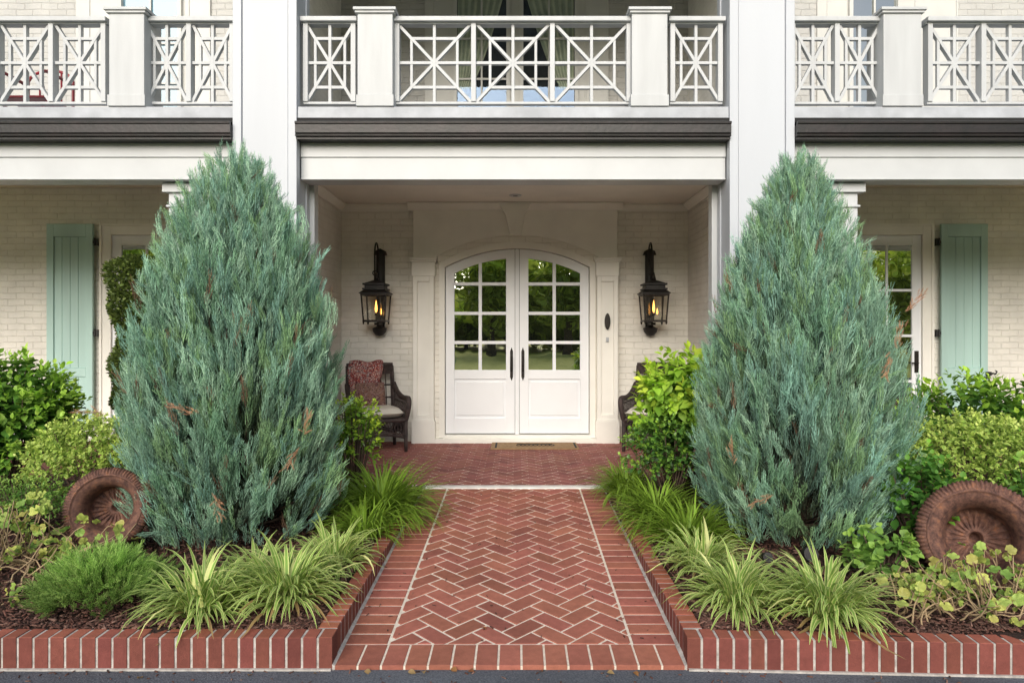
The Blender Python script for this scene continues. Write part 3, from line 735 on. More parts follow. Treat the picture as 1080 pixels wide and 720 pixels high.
def side_door(xs0, xs1, hx, sgn):
    """glazed side door: xs0..xs1 door slab, hx handle"""
    Y = 9.14; mb = MB(); zt_ = Z(248, Y)
    # casing
    c = MB(); cw = .145
    c.box(xs0-cw, xs0, Y-.03, WY-.001, -.003, zt_+.15); c.box(xs1, xs1+cw, Y-.03, WY-.001, -.003, zt_+.15); c.box(xs0+.0005, xs1-.0005, Y-.0305, WY-.001, zt_, zt_+.15)
    for e in (xs0-cw, xs1+cw-.03): c.box(e-.001, e+.031, Y-.045, Y-.0305, -.003, zt_+.151)
    c.box(xs0-cw+.032, xs1+cw-.032, Y-.046, Y-.031, zt_+.12, zt_+.15)
    c.build('side_door_frame', M['casing'], H, bevel=.003)
    st = .125; g0, g1 = xs0+st, xs1-st
    mb.box(xs0+.004, g0, Y, Y+.04, .02, zt_-.004); mb.box(g1, xs1-.004, Y, Y+.04, .02, zt_-.004)
    mb.box(g0+.0003, g1-.0003, Y+.0003, Y+.04, Z(258.5, Y), zt_-.004); mb.box(g0+.0003, g1-.0003, Y+.0003, Y+.04, .02, .32)
    xm = (g0+g1)/2; mb.box(xm-.014, xm+.014, Y+.005, Y+.035, .32, Z(258.5, Y))
    for py in (306, 354, 402): mb.box(g0, g1, Y+.0055, Y+.035, Z(py, Y)-.017, Z(py, Y)+.017)
    d = mb.build('side_door', M['door'], H, bevel=.003)
    p_ = MB(); p_.box(g0-.005, g1+.005, Y+.018, Y+.022, .31, Z(258, Y)); p_.build('side_door_pane', M['glass'], d)
    h = MB(); zh = Z(381, Y); h.box(hx-.028, hx+.028, Y-.008, Y-.0005, zh-.15, zh+.14)
    h.tube([(hx, Y-.004, zh-.02), (hx, Y-.05, zh-.02), (hx+sgn*.09, Y-.055, zh-.02)], .010, 8); h.build('door_handle', M['bronze'], d)
side_door(X(118, 9.14), X(118, 9.14)+.92, X(122, 9.14), 1)
side_door(X(972, 9.14)-.92, X(972, 9.14), X(966.5, 9.14), -1)

# ---- storey 2 windows
def up_window(pxa, pxb, glass, cols, rows, trimw, name='balcony_door', zb_=3.6, zt_=6.6, curtains=False):
    Y = 9.15; xa, xb = X(pxa, Y), X(pxb, Y); m_ = MB(); fw = .05
    m_.box(xa-fw, xa, Y-.03, WY-.001, zb_, zt_); m_.box(xb, xb+fw, Y-.03, WY-.001, zb_, zt_)
    m_.box(xa+.0003, xb-.0003, Y-.03, WY-.001, zt_-fw, zt_); m_.box(xa+.0003, xb-.0003, Y-.03, WY-.001, zb_, zb_+.25)
    for i in range(1, cols):
        x = xa+(xb-xa)*i/cols; m_.box(x-.012, x+.012, Y-.008, Y+.015, zb_+.25, zt_-fw)
    for py in rows: m_.box(xa, xb, Y-.007, Y+.014, Z(py, Y)-.013, Z(py, Y)+.013)
    w_ = m_.build(name, M['trimdim'], H, bevel=.002)
    p_ = MB(); p_.box(xa-.002, xb+.002, Y+.022, Y+.026, zb_+.2, zt_-fw+.002); p_.build('window_pane', glass, w_)
    return w_
up_window(482, 534, M['curtglass'], 2, (41, 83.5), 0)
up_window(552, 606, M['curtglass'], 2, (41, 83.5), 0)
up_window(129, 188, M['skyglass'], 2, (46, 88), 0, 'balcony_window')
up_window(899, 946, M['upglass'], 2, (41, 92), 0, 'balcony_window')
# dark sheets standing for the unlit room behind the clear glass of the balcony doors (pushed in front of the brick)
for a, b in ((482, 534), (552, 606)):
    xa, xb = X(a, 9.19), X(b, 9.19); mb = MB(); mb.box(xa, xb, 9.192, 9.199, 3.62, 6.55); mb.build('room_backing', M['dark'], H)
# flat trim panels of storey 2
for a, b, y_ in ((80, 128, 9.175), (189, 222, 9.175), (448, 481, 9.17), (535, 551, 9.17), (607, 642, 9.17), (862, 898, 9.175), (947, 1010, 9.175)):
    xa, xb = X(a, y_), X(b, y_); fw = .0
    mb = MB(); mb.box(xa, xb, y_, WY-.0015, 3.56, 7.0)
    mb.box(xa+(xb-xa)*.28, xa+(xb-xa)*.28+.02, y_-.012, y_-.0005, 3.56, 7.0)
    mb.box(xb-.022, xb-.002, y_-.012, y_-.0005, 3.56, 7.0)
    mb.build('wall_panel', M['trimdim'], H, bevel=.003)
# curtains
def curtain(pxa, pxb, side, label):
    Y = 9.182; xa, xb = X(pxa, Y), X(pxb, Y); nx, nz = 40, 30; V = []
    zt_, zb_ = 6.5, Z(94, Y)
    for j in range(nz+1):
        t = j/nz; z = zt_+(zb_-zt_)*t
        zk = max(0, min(1, (z-Z(90, Y))/(Z(-10, Y)-Z(90, Y))))      # narrowing toward the tie-back
        wd = .30+.70*zk**.8
        for i in range(nx+1):
            u = i/nx; uu = u*wd if side < 0 else 1-(1-u)*wd
            V.append((xa+(xb-xa)*uu, Y-.006+.005*math.sin(u*2*pi*7+math.sin(z*2)), z))
    Fc = np.array([(j*(nx+1)+i, j*(nx+1)+i+1, (j+1)*(nx+1)+i+1, (j+1)*(nx+1)+i) for j in range(nz) for i in range(nx)])
    o = nmesh('curtain', V, Fc, M['curtain'], smooth=True); tag(o, label, 'curtain', 'curtains of the balcony doors')
curtain(483, 533, -1, 'grey green curtain tied back inside the left glazed balcony door')
curtain(553, 605, 1, 'grey green curtain tied back inside the right glazed balcony door')

# ------------------------------------------------------------------ wall lanterns
def lantern():
    t = thing('wall_lantern', (0, 0, 0), '', 'wall lantern', 'gas lanterns beside the front door')
    cy = -.32   # wall plane at y=0
    b = MB(); b.tube([(0, -.035, .25), (0, -.035, 1.10)], .060, 16); b.prism([(-.085, 1.06), (.085, 1.06), (.07, 1.11), (0, 1.145), (-.07, 1.11)], -.07, -.005)
    b.box(-.05, .05, -.03, -.001, .05, 1.1); b.build('back_plate', M['black'], t, smooth=.6)
    b = MB(); b.lathe([(.001,-.06), (.05,-.045), (.085,.0), (.098,.05), (.07,.06), (.04,.075), (.03,.12), (.05,.16)], 20, (0, -.10, .03)); b.box(-.03,.03,-.3,-.01,.12,.15)
    b.build('lower_bracket', M['black'], t, smooth=.7)
    pts = []
    for i in range(15):
        a = pi*i/14; pts.append((0-.0, -.20-.11*math.cos(a) if True else 0, 1.05+.15*math.sin(a)))
    pts = [(-.02, -.31, .72), (-.02, -.31, .9)] + [(-.02, p_[1], p_[2]) for p_ in pts] + [(-.02, -.09, .95), (-.0, -.05, .85)]
    b = MB(); b.tube(pts, .011, 8)
    b.tube([(-.03+.03*math.cos(a), -.25, .80+.03*math.sin(a)) for a in [2*pi*i/10 for i in range(11)]], .008, 6)
    b.tube([(.0, -.31, .70), (.0, -.31, .80)], [.035, .012], 8); b.build('scroll_arm', M['bronze'], t, smooth=True)
    b = MB(); c = (0, cy)
    b.frustum(c, .185, .185, .520, .185, .185, .532); b.frustum(c, .18, .18, .5325, .135, .135, .570)
    b.frustum(c, .150, .150, .5705, .150, .150, .592); b.frustum(c, .125, .125, .5925, .125, .125, .632)
    b.frustum(c, .148, .148, .6325, .148, .148, .655); b.frustum(c, .13, .13, .6555, .03, .03, .70)
    b.build('lantern_roof', M['black'], t, bevel=.003)
    b = MB(); top, bot = .160, .135; z1, z0 = .52, .17
    for sx_ in (-1, 1):
        for sy_ in (-1, 1):
            b.tube([(sx_*bot, cy+sy_*bot, z0), (sx_*top, cy+sy_*top, z1)], .0105, 4)
    b.frustum(c, bot+.014, bot+.014, z0-.02, bot+.014, bot+.014, z0+.006); b.frustum(c, top+.008, top+.008, z1-.022, top+.010, top+.010, z1-.001)
    for sx_ in (-1, 1):
        for sy_ in (-1, 1): b.tube([(sx_*bot, cy+sy_*bot, z0-.02), (sx_*bot, cy+sy_*bot, z0-.045)], [.013, .006], 6)
    # openings: the top ring must be hollow, so only thin edge bars
    b = MB()
    for sx_ in (-1, 1):
        for sy_ in (-1, 1):
            b.tube([(sx_*bot, cy+sy_*bot, z0), (sx_*top, cy+sy_*top, z1)], .0125, 4); b.tube([(sx_*bot, cy+sy_*bot, z0-.01), (sx_*bot, cy+sy_*bot, z0-.045)], [.015, .007], 6)
        b.box(sx_*top-.012, sx_*top+.012, cy-top, cy+top, z1-.022, z1); b.box(sx_*bot-.013, sx_*bot+.013, cy-bot, cy+bot, z0-.012, z0+.014)
    for sy_ in (-1, 1):
        b.box(-top, top, cy+sy_*top-.0115, cy+sy_*top+.0115, z1-.0215, z1-.0005); b.box(-bot, bot, cy+sy_*bot-.0125, cy+sy_*bot+.0125, z0-.0115, z0+.0135)
    b.box(-bot, bot, cy-bot, cy+bot, z0-.010, z0+.002)
    b.box(bot*.55, bot*.55+.012, cy-bot-.008, cy-bot+.004, z0, z1-.02)
    b.build('lantern_cage', M['bronze'], t)
    b = MB()
    for sg in (-1, 1):
        b.add([(sg*bot, cy-bot, z0), (sg*bot, cy+bot, z0), (sg*top, cy+top, z1), (sg*top, cy-top, z1)], [(0,1,2,3)])
        b.add([(-bot, cy+sg*bot, z0), (bot, cy+sg*bot, z0), (top, cy+sg*top, z1), (-top, cy+sg*top, z1)], [(0,1,2,3)])
    b.build('lantern_glass', M['clear'], t)
    b = MB(); b.tube([(0, cy, z0), (0, cy, z0+.075)], .008, 8); b.lathe([(.008,0), (.022,.012), (.016,.03), (.008,.034)], 12, (0, cy, z0+.07)); b.build('burner', M['bronze'], t)
    b = MB(); b.lathe([(.001,0), (.013,.02), (.017,.05), (.012,.10), (.006,.14), (.001,.165)], 12, (0, cy, z0+.108)); b.lathe([(.001,0), (.010,.015), (.011,.035), (.005,.07), (.001,.085)], 10, (.055, cy+.04, z0+.085))
    b.build('flame', M['flame'], t, smooth=True)
    return t
l1 = lantern(); l1.location = (-1.835, WY, 1.44); l1['label'] = 'black gas wall lantern with lit flame to the left of the front door'
l2 = copy_tree(l1); l2.location = (1.775, WY, 1.44); l2['label'] = 'black gas wall lantern with lit flame to the right of the front door'

# ------------------------------------------------------------------ wicker armchairs
def bez(a, b, c, d, n=10):
    a, b, c, d = map(Vector, (a, b, c, d)); return [a*(1-t)**3+b*3*t*(1-t)**2+c*3*t*t*(1-t)+d*t**3 for t in [i/n for i in range(n+1)]]
def wicker_chair():
    t = thing('wicker_armchair', (0, 0, 0), '', 'armchair', 'wicker armchairs on the porch')
    w = .30; yf, yb = -.30, .28
    for x_, y_ in ((-w, yf), (w, yf), (-w, yb), (w, yb)):
        b = MB(); b.tube([(x_, y_, 0), (x_, y_, .12), (x_, y_, .40)], [.019, .024, .024], 10); b.build('leg', M['wicker'], t, smooth=True)
    b = MB(); b.box(-w, w, yf, yb, .375, .41)
    for y_ in (yf, yb): b.tube([(-w, y_, .39), (w, y_, .39)], .028, 8)
    for x_ in (-w, w): b.tube([(x_, yf, .39), (x_, yb, .39)], .028, 8)
    b.build('seat_frame', M['wicker'], t, smooth=.7)
    # woven apron with an arched lower edge
    b = MB()
    def apron(p0, p1):
        p0 = Vector(p0); p1 = Vector(p1); n = 15
        pts = [p0.lerp(p1, i/n)+Vector((0, 0, .17+.055*math.sin(pi*i/n))) for i in range(n+1)]
        b.tube(pts, .018, 6); b.tube([p_+Vector((0,0,.03)) for p_ in pts], .010, 6)
        for i in range(n):
            a = p0.lerp(p1, i/n); c = p0.lerp(p1, (i+1)/n); za = pts[i].z+.03; zc_ = pts[i+1].z+.03
            b.tube([a+Vector((0,0,za)), c+Vector((0,0,.37))], .005, 4); b.tube([c+Vector((0,0,zc_)), a+Vector((0,0,.37))], .005, 4)
    apron((-w, yf, 0), (w, yf, 0)); apron((-w, yf, 0), (-w, yb, 0)); apron((w, yf, 0), (w, yb, 0)); apron((-w, yb, 0), (w, yb, 0))
    b.build('apron', M['wicker'], t, smooth=.8)
    # back, leaning slightly
    def bk(x_, z_): return (x_, yb+.0+(z_-.4)*.16, z_)
    b = MB()
    for sg in (-1, 1): b.tube([bk(sg*w, .38), bk(sg*w*.98, .75), bk(sg*w*.96, 1.03)], .024, 8)
    b.tube([bk(-w*.96-.01, 1.04), bk(0, 1.055), bk(w*.96+.01, 1.04)], .026, 8)
    for z_ in (.93, .78, .62, .47): b.tube([bk(-w, z_), bk(w, z_)], .012, 6)
    for i in range(9):
        x_ = -w+2*w*(i+.5)/9; b.tube([bk(x_, .40), bk(x_, .93)], .007, 5)
    for i in range(30):
        x_ = -w*.95+2*w*.95*i/29; b.tube([bk(x_, .93), bk(x_, 1.04)], .0105, 5)
    b.build('backrest', M['wicker'], t, smooth=.8)
    for sg in (-1, 1):
        b = MB(); pts = bez((sg*w, yb+.04, .80), (sg*(w+.02), yb-.10, .66), (sg*(w+.03), .02, .63), (sg*(w+.03), yf+.05, .655), 8)+bez((sg*(w+.03), yf-.0, .655), (sg*(w+.03), yf-.07, .64), (sg*(w+.02), yf-.06, .52), (sg*w, yf, .40), 8)
        b.tube(pts, .032, 8)
        for i in range(12):
            q = pts[i] if i < len(pts) else pts[-1]
            y_ = yb-.02-(yb-yf-.02)*i/11
            zz = min(pts, key=lambda p_: abs(p_.y-y_)).z if i else .78
            b.tube([(sg*w, y_, .40), (sg*(w+.015), y_, max(zz, .6) if i < 11 else .62)], .0065, 5)
        for z_ in (.50, .60): b.tube([(sg*w, yf, z_), (sg*w, yb, z_)], .008, 5)
        b.build('armrest', M['wicker'], t, smooth=.8)
    return t
def cushion(name, sx_, sy_, sz_, n=14):
    V = []; Fq = []
    def f(u, v): return (1-abs(u)**4)*(1-abs(v)**4)
    for s_ in (1, -1):
        for j in range(n+1):
            for i in range(n+1):
                u = -1+2*i/n; v = -1+2*j/n; e = .5+.5*f(u, v)**.5
                V.append((u*sx_*(1-.03*abs(v)**3), v*sy_*(1-.03*abs(u)**3), s_*sz_*f(u, v)**.35))
    m = (n+1)**2
    for j in range(n):
        for i in range(n):
            a = j*(n+1)+i; Fq.append((a, a+1, a+n+2, a+n+1)); Fq.append((m+a, m+a+n+1, m+a+n+2, m+a+1))
    return V, np.array(Fq)
def at_chair(chair, v):
    a = chair.rotation_euler.z; return Vector((chair.location.x+v[0]*math.cos(a)-v[1]*math.sin(a), chair.location.y+v[0]*math.sin(a)+v[1]*math.cos(a), chair.location.z+v[2]))
c1 = wicker_chair(); c1.location = (-1.76, 8.52, 0.0); c1.rotation_euler.z = R(24)
c1['label'] = 'dark brown wicker armchair with patterned throw on the left of the porch'
c2 = copy_tree(c1); c2.location = (1.70, 8.52, 0.0); c2.rotation_euler.z = R(-24)
c2['label'] = 'dark brown wicker armchair half hidden by bushes right of the door'
for ch, lab in ((c1, 'cream seat cushion on the left wicker armchair'), (c2, 'cream seat cushion on the right wicker armchair')):
    V, Fq = cushion('seat_cushion', .29, .30, .065); V = [(x_, y_-.01, z_+.475) for x_, y_, z_ in V]
    o = nmesh('seat_cushion', V, Fq, M['cushion'], smooth=True); o.location = ch.location; o.rotation_euler = ch.rotation_euler
    tag(o, lab, 'cushion', 'cream chair cushions')
# throw over the back and a pillow
V = []; nx, nz = 22, 40
for j in range(nz+1):
    s_ = j/nz
    for i in range(nx+1):
        u = i/nx; x_ = -.31+.40*u+.12*s_-.02+.03*math.sin(s_*9+u*3)
        L_ = s_*1.0
        wv = .012*math.sin(u*17+s_*6)+.008*math.sin(u*31+4*s_)
        if L_ < .62: z_ = .47+L_*.98; y_ = .28+(z_-.4)*.16-.045+wv-.03*math.sin(s_*4)
        elif L_ < .70: a = (L_-.62)/.08*pi; z_ = 1.078+.018*math.sin(a); y_ = .385-.043*math.cos(a)+wv*.3
        else: z_ = 1.075-(L_-.70)*1.1; y_ = .28+(z_-.4)*.16+.045+wv
        V.append((x_, y_, z_+.015*math.sin(u*9)))
Fq = np.array([(j*(nx+1)+i, j*(nx+1)+i+1, (j+1)*(nx+1)+i+1, (j+1)*(nx+1)+i) for j in range(nz) for i in range(nx)])
o = nmesh('throw_blanket', V, Fq, M['throw'], smooth=True); o.location = c1.location; o.rotation_euler = c1.rotation_euler
so = o.modifiers.new('s', 'SOLIDIFY'); so.thickness = .008
tag(o, 'red and black paisley throw draped over the left wicker armchair', 'throw blanket')
V, Fq = cushion('p', .19, .16, .06); a = R(72)
V = [(x_-.03, y_*math.cos(a)-z_*math.sin(a)+.20, y_*math.sin(a)+z_*math.cos(a)+.67) for x_, y_, z_ in V]
o = nmesh('throw_pillow', V, Fq, M['pillow'], smooth=True); o.location = c1.location; o.rotation_euler = c1.rotation_euler
tag(o, 'small brown striped pillow leaning on the left armchair back', 'pillow')

# red metal chair on the left balcony
rc = thing('metal_chair', (-5.2, 7.4, 3.54), 'red metal garden chair behind the left balcony railing', 'chair')
for sg in (-1, 1):
    b = MB(); x_ = -5.2+sg*.25; b.tube(bez((x_, 7.75, 3.545), (x_, 7.5, 3.9), (x_, 7.1, 3.75), (x_, 7.1, 4.15), 10)+bez((x_, 7.1, 4.17), (x_, 7.2, 4.25), (x_, 7.5, 4.2), (x_, 7.6, 4.2), 6), .018, 8)
    b.tube([(x_, 7.1, 3.545), (x_, 7.12, 3.8), (x_, 7.25, 3.95)], .018, 8); b.build('leg_frame', M['redmetal'], rc, smooth=True)
b = MB(); b.box(-5.45, -4.95, 7.15, 7.6, 3.92, 3.945); b.build('seat', M['redmetal'], rc, bevel=.01)
b = MB()
for i in range(3): x_ = -5.32+.24*i/2; b.tube([(x_, 7.61, 3.95), (x_, 7.61, 4.36)], .010, 6)
b.tube([(-5.45, 7.61, 3.93)]+bez((-5.45, 7.61, 4.25), (-5.4, 7.62, 4.42), (-5.0, 7.62, 4.42), (-4.95, 7.61, 4.25), 10)+[(-4.95, 7.61, 3.93)], .016, 8); b.build('backrest', M['redmetal'], rc)

# ------------------------------------------------------------------ doormat
dm = thing('doormat', (.23, 8.78, .0), 'tan coir doormat with black border lines and script in front of the door', 'doormat')
b = MB(); b.box(X(519, 8.5)-.02, X(612, 8.5)-.01, 8.52, 8.99, .001, .018); b.build('mat_body', M['coir'], dm, bevel=.004)
b = MB(); xa, xb = -.27, .74
for x_ in (xa, xb): b.box(x_-.012, x_+.012, 8.56, 8.95, .0182, .0194); b.build('border_line', M['rubber'], dm); b = MB()
for k in range(9):
    cx = .02+.053*k; r_ = .028
    b.tube([(cx+r_*math.cos(a), 8.755+.055*math.sin(a), .019) for a in [2*pi*i/12 for i in range(13)]], .0065, 4)
b.tube([(.0+.05*i, 8.83+.02*(i % 2), .019) for i in range(10)], .006, 4)
b.build('printed_pattern', M['rubber'], dm)

# ------------------------------------------------------------------ rusty urns lying in the beds
def urn(loc, R0, ax, ay, label):
    t = thing('rusty_urn', loc, label, 'urn', 'rusty iron urns lying in the beds')
    k = R0/.335
    prof = [(.0,-.34),(.034,-.34),(.035,-.245),(.045,-.232),(.055,-.237),(.08,-.236),(.12,-.225),(.150,-.21),(.166,-.20),(.169,-.16),(.175,-.10),(.192,-.048),(.218,-.010),(.252,.008),(.262,.010),(.266,.022),(.274,.024),(.280,.014),(.292,.012),(.312,.002),(.328,-.016),(.334,-.035),(.330,-.058),(.312,-.07),(.28,-.085),(.26,-.13),(.24,-.22),(.20,-.30),(.12,-.35),(.07,-.36),(.06,-.38),(.08,-.40),(.13,-.42),(.14,-.46),(.0,-.46)]
    def fn(i, a, r, z):
        if 18 <= i <= 22: g = abs(math.sin(a*42))**.7; return (r+(-.008+.012*g), z+(.016*g-.009))
        if 5 <= i <= 7: g = abs(math.sin(a*11)); return (r, z+.016*g-.008+.004*math.sin(a*44+r*60))
        return (r, z)
    b = MB(); b.lathe([(r_*k, z_*k) for r_, z_ in prof[:18]], 360, (0,0,0), lambda i, a, r_, z_: tuple(q*1 for q in fn(i, a, r_, z_)))
    inner = b.build('bowl', M['rust'], t, smooth=True)
    b = MB(); b.lathe([(r_*k, z_*k) for r_, z_ in prof[17:24]], 360, (0,0,0), lambda i, a, r_, z_: fn(i+17, a, r_, z_)); b.build('fluted_rim', M['rust'], t, smooth=True)
    b = MB(); b.lathe([(r_*k, z_*k) for r_, z_ in prof[23:]], 96, (0,0,0), lambda i, a, r_, z_: (r_*(1+.02*abs(math.sin(a*16))), z_)); b.build('urn_body', M['rust'], t, smooth=True)
    for ch in t.children: ch.matrix_basis = Matrix.Identity(4)
    d = Vector(ax).normalized()
    q = d.to_track_quat('Z', 'Y'); t.rotation_euler = q.to_euler()
    # children meshes were built relative to the origin at loc: shift them back
    for ch in t.children:
        ch.data.transform(Matrix.Translation(Vector(loc)))
    return t
def urn_fix(*a): return urn(*a)
urn((X(1035, 4.0), 4.0, Z(567, 4.0)), .335, (-.52, -1, .30), 0, 'rusty cast iron urn lying tipped in the right planting bed')
urn((X(112, 4.42), 4.42, Z(536, 4.42)), .262, (.22, -1, .20), 0, 'rusty cast iron urn lying tipped in the left planting bed')

# ------------------------------------------------------------------ foliage
def unit(v): return v/np.maximum(np.linalg.norm(v, axis=-1, keepdims=True), 1e-9)
def frames(d, roll=None, up=None):
    """orthonormal frames whose Y axis is d; X random or level"""
    n = len(d); d = unit(d)
    if up is None: r = rng.normal(size=(n, 3))
    else: r = np.tile(np.array(up, float), (n, 1)) + rng.normal(size=(n, 3))*roll
    x = unit(np.cross(d, r)); z = np.cross(x, d)
    return np.stack([x, d, z], 2)   # columns
def scatter(tv, tf, T, pos, size, cols, tcol=None):
    """copies of a leaf template; returns verts, faces, colours"""
    tv = np.asarray(tv, float); n = len(pos)
    V = np.einsum('nij,vj->nvi', T, tv)*size[:, None, None] + pos[:, None, :]
    fl = []
    for f in tf:
        f = np.asarray(f); fl.append((np.arange(n)[:, None, None]*len(tv)+f[None]).reshape(-1, f.shape[1]))
    C = np.repeat(cols[:, None, :], len(tv), 1)
    if tcol is not None: C = C*np.asarray(tcol)[None, :, None] if np.ndim(tcol) == 1 else C*(1-np.asarray(tcol)[None,:,:1]) + np.asarray(tcol)[None,:,1:]*np.asarray(tcol)[None,:,:1]
    return V.reshape(-1, 3), fl, C.reshape(-1, 3)
def merge(parts):
    V = []; Fd = {}; C = []; off = 0
    for v, fl, c in parts:
        for f in fl: Fd.setdefault(f.shape[1], []).append(f+off)
        V.append(v); C.append(c); off += len(v)
    return np.concatenate(V), [np.concatenate(Fd[k]) for k in Fd], np.concatenate(C)
def leaf_t(w=.32, fold=.10, curl=.12, point=1.0):
    v = [(0,0,0), (0,.33,-.0), (0,.68,-.02*1), (0,1,-curl),
         (-w*.85,.28,fold), (-w,.55,fold*.9), (-w*.5*point,.82,fold*.4-curl*.5), (w*.85,.28,fold), (w,.55,fold*.9), (w*.5*point,.82,fold*.4-curl*.5)]
    q = [(0,1,4,4), ]
    tri = np.array([(0,1,4), (0,7,1), (2,3,6), (2,9,3)]); quad = np.array([(1,2,5,4), (1,7,8,2)]); tri2 = np.array([(2,6,5), (2,8,9)])
    return v, [np.concatenate([tri, tri2]), quad]
def palette(n, cols, v=.18):
    cols = np.array(cols); i = rng.integers(0, len(cols), n); t = rng.random((n, 1))
    j = rng.integers(0, len(cols), n); c = cols[i]*(1-t*.5)+cols[j]*t*.5
    return c*rng.uniform(1-v, 1+v, (n, 1))
def lump(d, k, seed):
    r = np.random.default_rng(abs(int(seed))); s = np.zeros(len(d))
    for _ in range(6):
        a = unit(r.normal(size=3)); s += np.sin(d@a*k+r.random()*6)/6
    return s

def shoot_shrub(name, label, cat, c, rad, nsh, slen, nlv, lsz, lw, pal_tip, pal_in, group=None, up=.6, waxy=False, fold=.1, lumpy=.35, inner=.45, stems=True, zmin=.02, edge=None, part='foliage', droop=.10):
    c = np.array(c, float); rad = np.array(rad, float)
    t = thing(name, (c[0], c[1], bed_h(c[0], c[1])), label, cat, group)
    d = unit(rng.normal(size=(nsh, 3))); d[:, 2] = np.where(d[:, 2] < -.35, -d[:, 2]*.6, d[:, 2]); d = unit(d)
    s = 1+lumpy*lump(d, 4.2, int(abs(c[0]*100)))
    depth = np.where(rng.random(nsh) < inner, rng.uniform(.45, .85, nsh), rng.uniform(.85, 1.02, nsh))
    p = c+d*rad*(s*depth)[:, None]; p[:, 2] = np.maximum(p[:, 2], zmin+rng.random(nsh)*.05)
    dirn = unit(d*np.array([1, 1, .6])+np.array([0, 0, up])+rng.normal(size=(nsh, 3))*.25)
    sl = slen*rng.uniform(.6, 1.25, nsh)
    P = []; D = []; Sz = []; Cc = []; 
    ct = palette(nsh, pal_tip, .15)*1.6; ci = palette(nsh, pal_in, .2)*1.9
    for k in range(nlv):
        f = (k+.5)/nlv
        q = p+dirn*(sl*(f-.6))[:, None]
        az = k*2.4+rng.random(nsh)*.8+rng.random(nsh)*0
        fx = frames(dirn, None); side = fx[:, :, 0]*np.cos(az)[:, None]+fx[:, :, 2]*np.sin(az)[:, None]
        spread = 1.25-.85*f
        ld = unit(side*spread+dirn*(.25+.7*f) + np.array([0,0,-droop*(1.1-f)]))
        P.append(q); D.append(ld); Sz.append(lsz*(1.1-.55*f)*rng.uniform(.75, 1.2, nsh))
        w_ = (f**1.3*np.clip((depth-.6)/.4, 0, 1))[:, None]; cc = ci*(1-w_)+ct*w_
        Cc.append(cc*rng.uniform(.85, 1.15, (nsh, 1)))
    P = np.concatenate(P); D = np.concatenate(D); Sz = np.concatenate(Sz); Cc = np.concatenate(Cc)
    tv, tf = leaf_t(lw, fold); T = frames(D, .35, (0, 0, 1))
    tc = None
    if edge is not None:
        m_ = np.zeros((10, 4)); m_[[3,4,5,6,7,8,9], 0] = .75; m_[:, 1:] = edge; tc = m_
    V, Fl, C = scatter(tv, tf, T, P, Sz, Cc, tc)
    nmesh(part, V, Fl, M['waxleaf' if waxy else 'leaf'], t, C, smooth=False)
    if stems:
        b = MB(); base = Vector((c[0], c[1], bed_h(c[0], c[1])-.02)); pk = rng.choice(nsh, min(nsh, 45), replace=False)
        for i in pk:
            e = Vector(p[i]); m_ = base.lerp(e, .5)+Vector((0, 0, -.05*rad[2])); b.tube([base+Vector((random.uniform(-.05,.05), random.uniform(-.05,.05), 0)), m_, e], [.009, .006, .003], 5)
        b.build('stem', M['bark'], t, smooth=True)
    return t

# ---- junipers
def sprig_template(seed, n1=17):
    """an upright plume of scale foliage, length 1 along +Y: fine branchlets that sweep out and then up"""
    r = np.random.default_rng(seed); V = []; Fc = []; K = []
    def sliver(p, d, l, w, k, k2=None):
        d = d/np.linalg.norm(d); s = np.cross(d, r.normal(size=3)); s /= np.linalg.norm(s); b = len(V)
        V.extend([p-s*w, p+s*w, p+d*l+s*w*.25, p+d*l-s*w*.25]); Fc.extend([(b, b+1, b+2), (b, b+2, b+3)]); K.extend([k, k, k2 or k*1.2, k2 or k*1.2]); return p+d*l
    ax = np.array([0, 1., 0]); bend = r.normal(size=3)*.07; bend[1] = 0
    for i in range(n1):
        f = i/n1; p = ax*f*.80+bend*f*f; az = i*2.4+r.random(); s = np.array([math.cos(az), 0, math.sin(az)])
        q = sliver(p, ax+s*r.uniform(.5, .8), .11*(1-f*.4), .010, .6)
        e = sliver(q-ax*.01, ax+s*r.uniform(.05, .22)+r.normal(size=3)*.05, .26*(1-f*.5)*r.uniform(.7, 1.25), .0115, .85, 1.25)
        for j in range(4):
            t = .15+.22*j; m = q*(1-t)+e*t; s2 = r.normal(size=3); s2[1] = 0; s2 /= np.linalg.norm(s2)
            d2 = ax+s2*.62; d2 /= np.linalg.norm(d2); b = len(V); w = np.cross(d2, s2+ax*.1); w = w/np.linalg.norm(w)*.009; ll = .075*r.uniform(.7, 1.3)
            V.extend([m-w, m+w, m+d2*ll]); Fc.append((b, b+1, b+2)); K.extend([.9, .9, 1.25])
    sliver(ax*.0, ax+bend, .55, .009, .4, .6); sliver(ax*.5+bend*.25, ax+bend, .55, .012, .9, 1.3)
    return np.array(V), np.array(Fc), np.array(K)
SPR = [sprig_template(i) for i in range(5)]
def profile_r(hn, pts):
    return np.interp(hn, [p_[0] for p_ in pts], [p_[1] for p_ in pts])
